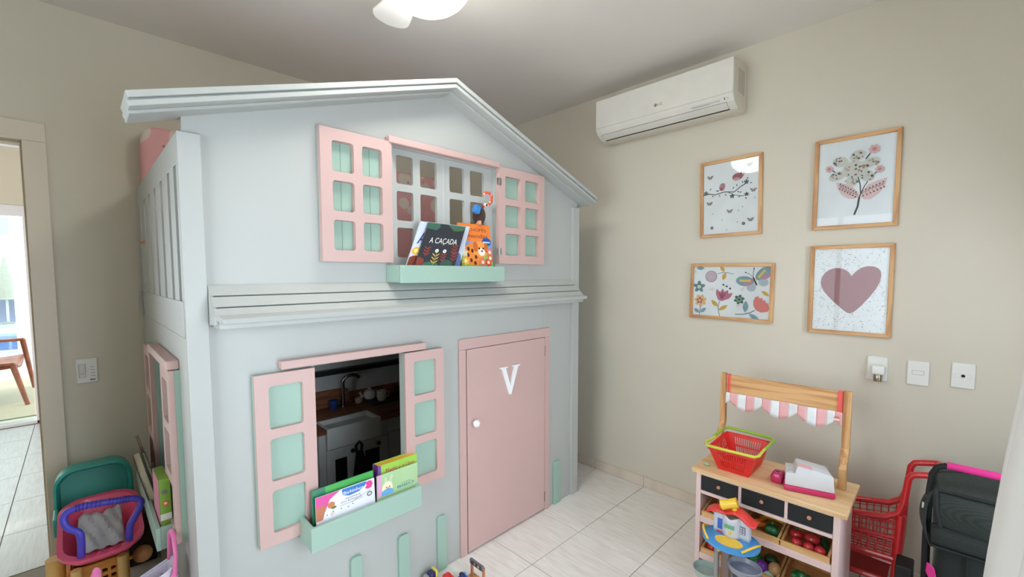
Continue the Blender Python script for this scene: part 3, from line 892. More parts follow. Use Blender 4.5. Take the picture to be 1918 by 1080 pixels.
    leaning('picture_book', 'thin brown book behind the leaning books in the side planter', 2.46, 2.66, .208, .218, .735, 0, (110, 90, 76), (170, 150, 130))
lower_books()

# ================================================================== TOY KITCHEN inside the playhouse
def toy_kitchen():
    K = thing('toy_kitchen', 'white toy kitchen with wooden counter and sink, inside the playhouse', 'toy kitchen', (1.35, 2.8, 0))
    W2 = M((206, 206, 202), .5)
    kw = M((150, 92, 56), .5, 'wood', dark=(110, 62, 36), stretch=(2, 14, 14))
    x0, x1, yf, yb = .96, 1.80, 2.585, 3.028
    MB().box(x0, x1, yf, yb, .0, .530).build('cabinet', W2, K, .002)
    MB().box(x0-.01, 1.0, yf-.02, yb, .530, .560).box(1.345, x1+.01, yf-.02, yb, .530, .560).box(1.0, 1.345, 2.745, yb, .530, .560).build('worktop', kw, K, .002)
    s = MB().box(1.0, 1.345, yf-.03, yf-.012, .435, .562).box(1.0, 1.015, yf-.012, 2.745, .531, .562).box(1.33, 1.345, yf-.012, 2.745, .531, .562).box(1.015, 1.33, 2.73, 2.745, .531, .562).build('sink', M((226, 226, 222), .3), K, .003)
    for (a, c) in ((1.0, 1.182), (1.187, 1.40)):
        d = MB(); plate(d, [[(a, .06), (c, .06), (c, .425), (a, .425)], [(a+.05 if a < 1.1 else a+.055, .12), (c-.055, .12), (c-.055, .36), (a+.05 if a < 1.1 else a+.055, .36)]], (0, yf-.012, 0), (1, 0, 0), (0, 0, 1), .011, (0, 1, 0))
        d = d.build('cabinet_door', W2, K)
        MB().box(a+.052, c-.057, yf-.004, yf-.002, .122, .358).build('door_window', M((16, 16, 18), .2), d)
        MB().lathe([(.006, 0), (.006, .01), (.013, .014), (.012, .024), (.003, .026)], ((c-.028) if a < 1.1 else a+.14, yf-.012, .392), 12, (0, -1, 0)).build('knob', DARK, d, 0, True)
    MB().box(1.408, x1, yf-.012, yf-.001, .44, .525).build('drawer', W2, K, .002)
    MB().lathe([(.006, 0), (.006, .01), (.016, .014), (.015, .026), (.003, .028)], (1.53, yf-.012, .485), 12, (0, -1, 0)).build('knob', DARK, K, 0, True)
    MB().box(1.408, x1, yf-.012, yf-.001, .06, .432).build('cabinet_door', W2, K, .002)
    MB().box(x0, x1, 3.005, yb, .560, .640).build('backsplash', kw, K)
    MB().box(x0, x1, 3.010, yb, .640, 1.24).build('back_panel', M((196, 196, 194), .6), K)
    MB().box(x0, x1, 2.955, 3.010, .790, .822).build('shelf_rail', M((20, 20, 22), .5), K, .003)
    pts = [(1.262, 2.93, .56), (1.262, 2.93, .73)]
    for i in range(9):
        a = PI-PI*i/8*.85
        pts.append((1.262+.058+.058*math.cos(a), 2.93-.02*i/8, .73+.050*math.sin(a)))
    MB().tube(pts, [.014]+[.012]*(len(pts)-1), 10).build('faucet', M((150, 150, 150), .25, 'metal'), K, 0, True)
    # loose things on it
    def cup(name, label, x, y, z, r, h, col, handle=True, group=None):
        t = thing(name, label, 'cup', (x, y, z), group)
        MB().lathe([(r*.75, 0), (r, h*.3), (r, h), (r*.86, h), (r*.8, h*.15), (.001, h*.12)], (x, y, z), 14, None, True).build('body', M(col, .4, 'gloss'), t, 0, True)
        if handle:
            MB().tube([(x+r*.9, y, z+h*.8), (x+r*1.6, y, z+h*.75), (x+r*1.6, y, z+h*.3), (x+r*.9, y, z+h*.25)], r*.16, 8).build('handle', M(col, .4, 'gloss'), t, 0, True)
    cup('toy_cup', 'blue toy cup beside the toy kitchen faucet', 1.195, 2.93, .561, .030, .062, (30, 62, 130), False)
    cup('toy_pot', 'small cream toy pot on the toy kitchen counter', 1.385, 2.95, .561, .028, .036, (206, 196, 172))
    cup('toy_mug', 'white toy mug with print on the dark tray', 1.515, 2.86, .572, .034, .072, (220, 214, 206))
    cup('toy_mug', 'red toy mug at back of the dark tray', 1.60, 2.93, .572, .030, .070, (190, 44, 44))
    t = thing('toy_teapot', 'white toy teapot on the toy kitchen counter beside the mugs', 'teapot', (1.475, 2.965, .561))
    MB().lathe([(.022, 0), (.044, .02), (.046, .045), (.03, .072), (.012, .078), (.012, .088), (.002, .094)], (1.475, 2.965, .561), 16).build('body', M((216, 214, 206), .4, 'gloss'), t, 0, True)
    MB().tube([(1.44, 2.965, .590), (1.415, 2.965, .60), (1.40, 2.965, .63)], [.012, .009, .007], 8).build('spout', M((216, 214, 206), .4, 'gloss'), t, 0, True)
    MB().tube([(1.515, 2.965, .62), (1.54, 2.965, .62), (1.54, 2.965, .58), (1.515, 2.965, .58)], .006, 8).build('handle', M((216, 214, 206), .4, 'gloss'), t, 0, True)
    o = MB().box(1.42, 1.72, 2.79, 2.96, .561, .571).build('tray', M((40, 36, 34), .5), None, .003); tag(o, 'flat dark tray under the mugs on the toy kitchen counter', 'tray')
    b = MB().prism([(1.10, 2.99, .562), (1.33, 2.99, .562), (1.33, 3.002, .66), (1.30, 3.003, .68), (1.10, 3.003, .68)], (0, -.01, 0)); o = b.build('cutting_board', kw, None, .002)
    tag(o, 'wooden toy cutting board leaning behind the faucet', 'cutting board')
    # dark cloth with a loop hanging on the cabinet door
    t = thing('oven_mitt', 'dark flower-print toy oven mitt hanging on the toy kitchen door', 'mitt', (1.20, 2.55, .12))
    cl = M((22, 22, 24), .9, 'spots', spot=(120, 118, 116), scale=26, p=.12)
    b = MB().prism([(1.175, 2.563, .38), (1.215, 2.563, .38), (1.255, 2.560, .25), (1.32, 2.558, .08), (1.13, 2.558, .08), (1.155, 2.560, .25)], (0, -.018, 0)); b.build('body', cl, t, .006)
    MB().tube([(1.180, 2.555, .37), (1.174, 2.555, .415), (1.194, 2.552, .440), (1.214, 2.555, .415), (1.208, 2.555, .37)], .009, 8).build('loop', DARK, t, 0, True)
toy_kitchen()

# ================================================================== AIR CONDITIONER
def air_conditioner():
    A = thing('air_conditioner', 'white split air conditioner high on the right wall', 'air conditioner', (2.63, 1.3, 2.384))
    y0, y1 = .857, 1.735
    wh = M((226, 222, 212), .4)
    sh = M((216, 208, 192), .45)
    dk = M((24, 22, 20), .7)
    prof = [(XR-.001, 2.640), (2.548, 2.640), (2.538, 2.628), (2.539, 2.45), (2.568, 2.418), (2.616, 2.394), (2.65, 2.384), (XR-.001, 2.384)]
    MB().prism([(x, y0, z) for x, z in prof], (0, y1-y0, 0)).build('casing', sh, A, .004)
    MB().box(2.526, 2.538, y0+.003, y1-.003, 2.4535, 2.634).build('front_panel', wh, A, .003)
    def shell(name, pts, ya, yb, mat, th=.010):
        """bent strip of the lower front, th thick towards the inside"""
        q = [Vector((x+th*.75, 0, z+th*.66)) for x, z in pts]
        poly = [(x, ya, z) for x, z in pts]+[(v.x, ya, v.z) for v in reversed(q)]
        return MB().prism(poly, (0, yb-ya, 0)).build(name, mat, A, .0008, seg=1)
    fa, fb = y0+.045, y1-.035
    band = [(2.5265, 2.4505), (2.535, 2.437), (2.5525, 2.4145)]
    flap = [(2.5545, 2.4125), (2.575, 2.400), (2.600, 2.3890)]
    lip = [(2.6095, 2.3855), (2.632, 2.380), (2.660, 2.378)]
    shell('lower_front', band, y0+.003, y1-.003, wh)
    shell('air_flap', flap, fa, fb, wh)
    for ya, yb in ((y0+.003, fa-.002), (fb+.002, y1-.003)):
        shell('lower_cheek', [(2.5525, 2.4143), (2.575, 2.400), (2.6097, 2.3856)], ya, yb, wh)
    shell('lower_lip', lip, y0+.003, y1-.003, sh)
    shell('slot_shade', [(2.558, 2.4145), (2.578, 2.403), (2.616, 2.386)], fa-.004, fb+.004, dk, .006)  # dark strip painting the shade inside the gaps round the flap
    def mark(name, ya, yb, f, wd, mat):
        p0, p1 = Vector((2.535, 0, 2.437)), Vector((2.5525, 0, 2.4145))
        p = p0.lerp(p1, f); e = (p1-p0).normalized()*wd/2; n = Vector((-.79, 0, -.61))
        MB().prism([((p-e).x, ya, (p-e).z), ((p-e).x, yb, (p-e).z), ((p+e).x, yb, (p+e).z), ((p+e).x, ya, (p+e).z)], n*.0007).build(name, mat, A)
    mark('caption_strip', y0+.075, y0+.235, .45, .011, M((204, 200, 194), .4))
    mark('caption', y0+.135, y0+.225, .6, .003, M((150, 146, 142), .4))
    mark('indicator', y0+.048, y0+.053, .3, .013, M((70, 70, 74), .3))
    mark('indicator', y0+.030, y0+.036, .3, .008, M((190, 190, 188), .3))
    L = Art((2.526, 1.312, 2.488), (0, -.052, 0), (0, 0, .019), .0005)
    L.ell(.19, .5, .17, .17, (90, 84, 80)); L.text('LG', .45, 1.0, .12, .88, (96, 90, 86))
    L.ell(.13, .62, .03, .03, (220, 216, 208)); L.line([(.2, .7), (.2, .35), (.28, .35)], .03, (220, 216, 208))
    L.build(A, 'badge')
    for k in range(5): 
        MB().box(2.60+.02*k, 2.606+.02*k, y0-.0006, y0, 2.47, 2.60).build('side_vent', M((150, 148, 138), .6), A)
air_conditioner()

# ================================================================== CEILING FAN WITH LAMP
def ceiling_fan():
    c = Vector((.935, 1.365, 0))
    F = thing('ceiling_fan', 'white ceiling fan with a glowing round glass lamp', 'ceiling fan', (c.x, c.y, ZC))
    wh = M((224, 222, 218), .4)
    MB().lathe([(.07, ZC-.001), (.07, ZC-.03), (.02, ZC-.045), (.016, ZC-.10), (.09, ZC-.11), (.11, ZC-.14), (.10, ZC-.19), (.06, ZC-.20)], c, 24).build('motor', wh, F, 0, True)
    prof = [(.152, ZC-.195), (.160, ZC-.215)]
    for i in range(1, 9):
        a = PI/2*i/8
        prof.append((.160*math.cos(a)+.0005, ZC-.215-.113*math.sin(a)))
    MB().lathe([(.05, ZC-.192)]+prof, c, 32).build('lamp_glass', M((252, 253, 248), .3, 'lamp', e=LAMP_STRENGTH), F, 0, True)
    # blades: rounded paddles
    for k, (an, name) in enumerate(((1.40, 'blade'), (1.40+2*PI/3, 'blade'), (1.40+4*PI/3, 'blade'))):
        d = Vector((math.cos(an), math.sin(an), 0)); q = Vector((-d.y, d.x, 0))
        o = c+Vector((0, 0, ZC-.185))
        ol = []
        L0, L1, W = .10, .425, .078
        for i in range(9):
            a = -PI/2+PI*i/8
            ol.append((L1-W*.7+W*.7*math.cos(a), W*math.sin(a)))
        ol += [(L0, .035), (L0, -.035)]
        b = MB().prism([o+d*u+q*v+Vector((0, 0, v*.12)) for u, v in ol], (0, 0, .008))
        b.build('blade', wh, F, .002)
ceiling_fan()

# ================================================================== PICTURES
XW = XR-.001
def frame(label, y0, y1, z0, z1, fw, art, tilt=0, group='framed prints on the right wall'):
    """y0 > y1: left and right edge as seen from the room"""
    cy, cz = (y0+y1)/2, (z0+z1)/2
    F = thing("framed_picture", label, 'picture', (XW, cy, cz), group)
    w, h = y0-y1, z1-z0
    X = XW-.018
    P = lambda y, z, x=X: (x, y, z)
    # four mitred mouldings
    o = [(y0, z0), (y1, z0), (y1, z1), (y0, z1)]
    i = [(y0-fw, z0+fw), (y1+fw, z0+fw), (y1+fw, z1-fw), (y0-fw, z1-fw)]
    for k in range(4):
        a, b, c, d = o[k], o[(k+1) % 4], i[(k+1) % 4], i[k]
        MB().prism([P(*a), P(*b), P(*c), P(*d)], (.018, 0, 0)).build('frame_side', OAK_Z if k % 2 else OAK_Y, F, .0015, seg=1)
    MB().box(XW-.008, XW-.001, y1+fw-.004, y0-fw+.004, z0+fw-.004, z1-fw+.004).build('paper', M((246, 247, 247), .7), F)
    A = Art((XW-.0082, y0-fw, z0+fw), (0, -(w-2*fw), 0), (0, 0, h-2*fw), .0004)
    art(A); A.build(F)
    MB().box(XW-.0125, XW-.0110, y1+fw, y0-fw, z0+fw, z1-fw).build('pane', M((252, 253, 253), .1, 'glass', ior=1.25), F)
    F.rotation_euler = (tilt, 0, 0)
OAK_Z = M((216, 170, 118), .5, 'wood', dark=(182, 128, 80), stretch=(16, 16, 2))
OAK_Y = M((216, 170, 118), .5, 'wood', dark=(182, 128, 80), stretch=(16, 2, 16))

def pictures():
    def birds(A):
        q = unwarp((120, 238), (688, 125), (115, 962), (680, 918))
        br, gr, pk, pd = (84, 84, 88), (104, 120, 112), (196, 146, 150), (172, 106, 112)
        A.line([q(*p) for p in ((118, 540), (160, 528), (230, 538), (330, 507), (430, 507), (500, 447), (560, 410))], .016, br)
        A.line([q(*p) for p in ((370, 510), (430, 538), (510, 548), (590, 532))], .010, br)
        A.line([q(*p) for p in ((118, 548), (180, 530), (240, 540))], .012, br)
        for x, y, r in ((140, 522, .035), (410, 550, .040), (558, 528, .034), (556, 398, .04)):
            A.flower(*q(x, y), r*1.2, gr, 5, (80, 96, 90))
        for x, y, an in ((180, 495, 1), (205, 545, -1), (270, 540, -.8), (338, 525, -1.2), (415, 478, 1.1), (455, 450, 1.4), (460, 500, -.4), (470, 560, .3), (485, 520, .7), (545, 560, -1), (590, 412, .1), (565, 375, 1.3), (520, 415, 1.8)):
            A.leaf(*q(x, y), .05, .02, an, gr)
        A.ell(*q(465, 345), .095, .068, pd, .1); A.poly([q(490, 320), q(505, 278), q(520, 340)], (160, 92, 100)); A.poly([q(515, 330), q(545, 275), q(525, 345)], pk); A.ell(*q(455, 370), .06, .03, (214, 170, 172)); A.ell(*q(432, 335), .008, .008, (50, 40, 40))
        A.ell(*q(308, 455), .055, .075, pk, -.2); A.ell(*q(300, 478), .035, .03, pd); A.poly([q(280, 492), q(235, 492), q(262, 505)], br); A.ell(*q(318, 428), .007, .007, (50, 40, 40)); A.poly([q(325, 425), q(340, 418), q(330, 440)], pk)
        for x, y in ((588, 218), (630, 485), (185, 362), (178, 635), (385, 712), (600, 800)):
            u, v = q(x, y); c = (168, 160, 152)
            for s, r in ((-1, 2.5), (1, .6)):
                A.ell(u+s*.03, v+.01, .034, .018, c, r); A.ell(u+s*.02, v-.012, .018, .012, (150, 140, 136), r)
            A.line([(u, v-.015), (u+.006, v+.02)], .006, br)
        for x, y in ((203, 888), (528, 840)): A.flower(*q(x, y), .032, (92, 98, 98), 6, (150, 150, 140))
        for x, y, an in ((510, 658, -.6), (205, 745, .5), (455, 830, .4), (470, 710, .8), (640, 575, 1), (300, 810, .6), (350, 900, -1)): A.leaf(*q(x, y), .035, .014, an, (140, 146, 142))
    frame('smallest upright print, pink birds on a branch, upper left of the four', 1.0950, .7555, 1.699, 2.150, .0185, birds, -.018)
    def bouquet(A):
        q = unwarp((135, 235), (840, 108), (105, 970), (795, 930))
        R = random.Random(3)
        A.poly([q(*p) for p in ((282, 572), (300, 640), (340, 695), (395, 722), (440, 722), (488, 702), (478, 660), (430, 610), (370, 590))], (236, 206, 202))
        A.poly([q(*p) for p in ((495, 700), (520, 650), (570, 590), (650, 555), (748, 525), (722, 600), (670, 670), (600, 720), (540, 728))], (236, 206, 202))
        stem = (82, 82, 86)
        A.line([q(*p) for p in ((480, 520), (498, 590), (502, 670), (490, 705))], .014, stem)
        A.line([q(*p) for p in ((585, 535), (540, 600), (505, 670))], .012, stem)
        A.line([q(*p) for p in ((490, 705), (475, 790), (443, 865))], .026, stem)
        A.line([q(*p) for p in ((500, 680), (600, 625), (720, 580))], .006, (120, 80, 84)); A.line([q(*p) for p in ((480, 685), (390, 655), (310, 600))], .006, (120, 80, 84))
        for k in range(7):
            t = k/6
            x, y = 520+190*t, 670-82*t
            A.ell(*q(x, y-22), .011, .011, (120, 70, 76)); A.ell(*q(x+8, y+24), .011, .011, (120, 70, 76)); A.line([q(x, y-22), q(x-8, y), q(x+8, y+24)], .004, (120, 80, 84))
            x, y = 460-140*t, 680-72*t
            A.ell(*q(x, y-20), .011, .011, (120, 70, 76)); A.ell(*q(x-6, y+22), .011, .011, (120, 70, 76)); A.line([q(x, y-20), q(x+6, y), q(x-6, y+22)], .004, (120, 80, 84))
        A.line([q(550, 360), q(590, 308)], .018, stem); A.line([q(245, 465), q(285, 488)], .014, stem); A.line([q(628, 495), q(655, 470)], .014, stem)
        pet = ((320, 388, .108, .085, -.3), (475, 330, .105, .085, .6), (598, 388, .112, .075, .3), (290, 518, .115, .075, .3), (425, 560, .09, .08, 1.2), (560, 510, .105, .085, -.6), (440, 455, .15, .14, 0), (520, 430, .08, .08, 0))
        for x, y, a, b, r in pet: A.ell(*q(x, y), a, b, (220, 217, 206), r)
        for x, y, a, b, r in pet:
            for k in range(9):
                an, rr = R.random()*6.28, R.random()**.5*.85
                u, v = q(x, y); u += a*rr*math.cos(an); v += b*rr*math.sin(an)/A.asp
                c = R.choice(((74, 90, 86), (96, 110, 100), (192, 150, 140), (150, 106, 100), (170, 170, 150)))
                if R.random() < .4: A.ell(u, v, .019, .017, c, n=8)
                else: A.leaf(u, v, .04, .018, R.random()*6.28, c)
        for x, y, r in ((630, 268, .075), (222, 455, .055), (678, 450, .058)): A.flower(*q(x, y), r, (206, 168, 164), 7, (180, 130, 126))
    frame('upright print of a patterned flower bouquet, upper right of the four', .5160, .1805, 1.7025, 2.1535, .0185, bouquet)
    def garden(A):
        q = unwarp((170, 150), (1262, 140), (150, 830), (1232, 905))
        tl, ye, pk, co, dk, pe = (134, 168, 178), (222, 176, 74), (198, 116, 140), (222, 134, 126), (62, 78, 90), (240, 192, 130)
        gy = (190, 200, 208)
        A.leaf(*q(200, 172), .12, .05, .0, tl)
        A.ell(*q(410, 288), .083, .083, (196, 164, 176))
        for r in (.064, .046, .028, .012): A.ell(*q(410, 288), r, r, (226, 216, 220)); A.ell(*q(410, 288), r-.008, r-.008, (196, 160, 172))
        A.line([q(*p) for p in ((500, 250), (560, 232), (640, 232), (730, 250))], .006, dk)
        A.leaf(*q(600, 222), .10, .05, 2.2, ye); A.leaf(*q(615, 232), .11, .055, -1.9, ye)
        A.flower(*q(240, 435), .085, (104, 150, 166), 5, (70, 110, 128), .5); A.ell(*q(240, 435), .03, .03, (222, 214, 170))
        A.flower(*q(258, 628), .088, pe, 7, pe, .6); A.flower(*q(250, 628), .045, (160, 84, 110), 5, pe, .45)
        A.line([q(262, 700), q(245, 832)], .007, dk); A.leaf(*q(255, 800), .11, .05, .7, tl); A.leaf(*q(245, 805), .10, .05, 2.5, tl)
        for an, x, y in ((1.9, 540, 620), (1.5, 560, 620), (1.1, 570, 622), (.7, 580, 622)): A.leaf(*q(x, y), .16, .065, an, pk)
        A.ell(*q(560, 590), .06, .045, pk)
        for an in (1.9, 1.5, 1.1): A.leaf(*q(560, 612), .12, .018, an, (150, 70, 100))
        for x, y in ((585, 405), (632, 428), (680, 458)): A.ell(*q(x, y), .014, .013, (40, 52, 56))
        A.line([q(530, 640), q(510, 720), q(520, 800), q(535, 855)], .008, (110, 130, 136)); A.leaf(*q(508, 715), .13, .055, 2.4, ye); A.leaf(*q(520, 770), .14, .055, .6, ye)
        A.flower(*q(810, 615), .068, (76, 110, 96), 6, (150, 180, 150), .5); A.ell(*q(810, 615), .018, .018, (70, 96, 84))
        # butterfly
        A.ell(*q(890, 352), .115, .068, tl, -.1); A.ell(*q(1160, 240), .12, .072, tl, .75); A.ell(*q(980, 440), .058, .058, gy, .8); A.ell(*q(1155, 370), .06, .05, gy, 0)
        A.ell(*q(930, 385), .06, .03, (196, 150, 170), .1); A.ell(*q(1190, 285), .06, .03, (196, 150, 170), .5)
        A.line([q(815, 345), q(975, 345)], .03, (238, 204, 110)); A.line([q(1080, 300), q(1180, 190)], .03, (238, 204, 110))
        A.ell(*q(990, 340), .014, .014, co); A.ell(*q(1062, 300), .014, .014, co)
        A.line([q(1008, 295), q(1060, 408)], .017, (52, 70, 62)); A.line([q(1008, 290), q(1008, 230), q(1022, 175)], .005, dk); A.line([q(1000, 292), q(960, 250), q(900, 228)], .005, dk)
        A.ell(*q(1022, 172), .009, .009, dk); A.ell(*q(900, 227), .009, .009, dk)
        A.leaf(*q(1125, 490), .12, .045, -.6, ye)
        A.poly([q(*p) for p in ((1010, 640), (1040, 580), (1085, 565), (1095, 595), (1140, 595), (1145, 625), (1185, 630), (1190, 662), (1222, 668), (1230, 700), (1243, 745), (1215, 790), (1120, 800), (1050, 765), (1015, 710))], co)
        A.line([q(1030, 768), q(960, 805), (q(860, 825)), q(755, 825)], .008, dk); A.leaf(*q(895, 800), .16, .07, 1.55, tl); A.leaf(*q(945, 815), .17, .06, -.6, tl)
        for x, y, an in ((880, 720, 1.5), (1010, 845, -.6)): A.line([q(x, y), q(x+8, y+30)], .004, dk)
        for x, y, an in ((200, 250, 2), (380, 480, .3), (830, 500, 1), (760, 720, .6)): A.leaf(*q(x, y), .08, .03, an, (226, 222, 214))
    frame('landscape print of flowers and a butterfly, lower left of the four', 1.1435, .6815, 1.2045, 1.5390, .0185, garden, .010)
    def heart(A):
        q = unwarp((145, 150), (865, 118), (115, 900), (820, 945))
        R = random.Random(5)
        for k in range(420):
            A.k = 0
            u, v = R.random()*.98+.01, R.random()*.98+.01
            A.ell(u, v, .0075+.003*R.random(), .0045, R.choice(((108, 120, 124), (150, 140, 132), (178, 160, 150), (96, 104, 110))), R.random()*3, 5)
        A.k = 5
        pts = ((492, 397), (470, 366), (440, 342), (400, 326), (345, 322), (290, 336), (240, 368), (208, 415), (197, 462), (206, 505), (228, 545), (268, 592), (330, 652), (400, 712), (445, 745), (475, 753), (505, 745), (545, 715), (610, 655), (670, 590), (730, 515), (765, 450), (779, 390), (772, 345), (745, 318), (700, 303), (640, 302), (590, 318), (545, 345))
        A.poly([q(*p) for p in pts], (172, 122, 126))
    frame('upright print of a big dusty rose heart, lower right of the four', .5170, .1840, 1.1720, 1.6215, .0185, heart)
pictures()

# ================================================================== SWITCHES AND SOCKETS
def plates():
    def plate_x(label, y0, y1, z0, z1, kind, cat='outlet', name='wall_outlet'):
        t = thing(name, label, cat, (XR, (y0+y1)/2, z0))
        MB().box(XR-.009, XR-.0005, y1, y0, z0, z1).build('cover_plate', PLAST, t, .004)
        cy, cz = (y0+y1)/2, (z0+z1)/2
        ln = M((170, 166, 158), .5)
        if kind == 'blank':
            b = MB(); plate(b, [[(-.021, -.010), (.021, -.010), (.021, .010), (-.021, .010)], [(-.0195, -.0087), (.0195, -.0087), (.0195, .0087), (-.0195, .0087)]], (XR-.0094, cy, cz+.003), (0, -1, 0), (0, 0, 1), .0006, (-1, 0, 0))
            b.build('rocker_outline', ln, t)
        if kind == 'hole':
            MB().lathe([(.0005, 0), (.0065, 0), (.0065, .0006), (.0005, .0006)], (XR-.0092, cy, cz), 14, (-1, 0, 0)).build('socket_hole', M((14, 14, 14), .7), t)
            b = MB(); plate(b, [[(-.026, -.009), (.026, -.009), (.026, .009), (-.026, .009)], [(-.025, -.008), (.025, -.008), (.025, .008), (-.025, .008)]], (XR-.0094, cy, cz), (0, -1, 0), (0, 0, 1), .0006, (-1, 0, 0))
            b.build('insert_outline', M((206, 202, 194), .5), t)
        return t
    plate_x('outlet plate with a white plug-in freshener, leftmost of three wall plates', .2665, .1890, .961, 1.078, 'plug')
    plate_x('blank wall plate with a slot outline, middle of three', .1200, .0440, .963, 1.075, 'blank')
    plate_x('wall plate with a round black hole, rightmost of three', -.0250, -.0990, .975, 1.086, 'hole')
    t = thing('plug_in_freshener', 'white plug-in air freshener with metal-ringed bottle in the left outlet', 'air freshener', (XR-.03, .222, .97))
    MB().box(XR-.052, XR-.0095, .197, .248, .995, 1.040).build('body', PLAST, t, .010, True, 3)
    MB().lathe([(.016, 0), (.017, .012), (.017, .030), (.014, .034)], (XR-.032, .222, .962), 16).build('bottle', M((176, 166, 146), .25, 'metal'), t, 0, True)
    # switch on the back wall
    t = thing('light_switch', 'white light switch plate with a wall control beside the doorway', 'switch', (.01, YB, .937))
    MB().box(-.030, .048, YB-.009, YB-.0005, .937, 1.061).build('cover_plate', PLAST, t, .004)
    ln = M((150, 146, 138), .5)
    b = MB()
    for z in (.970, .985, 1.0, 1.015): b.box(.022, .038, YB-.0098, YB-.009, z, z+.002)
    b.box(.018, .038, YB-.0098, YB-.009, .948, .955); b.build('markings', M((130, 126, 128), .5), t)
    MB().box(-.020, .004, YB-.014, YB-.009, .965, 1.035).build('rocker', M((214, 212, 204), .4), t, .003)
    b = MB().box(-.0205, -.019, YB-.0146, YB-.0138, .967, 1.033).box(.003, .0045, YB-.0146, YB-.0138, .985, 1.033).box(-.017, .001, YB-.0146, YB-.0138, .984, .986)
    b.build('rocker_joint', ln, t)
plates()

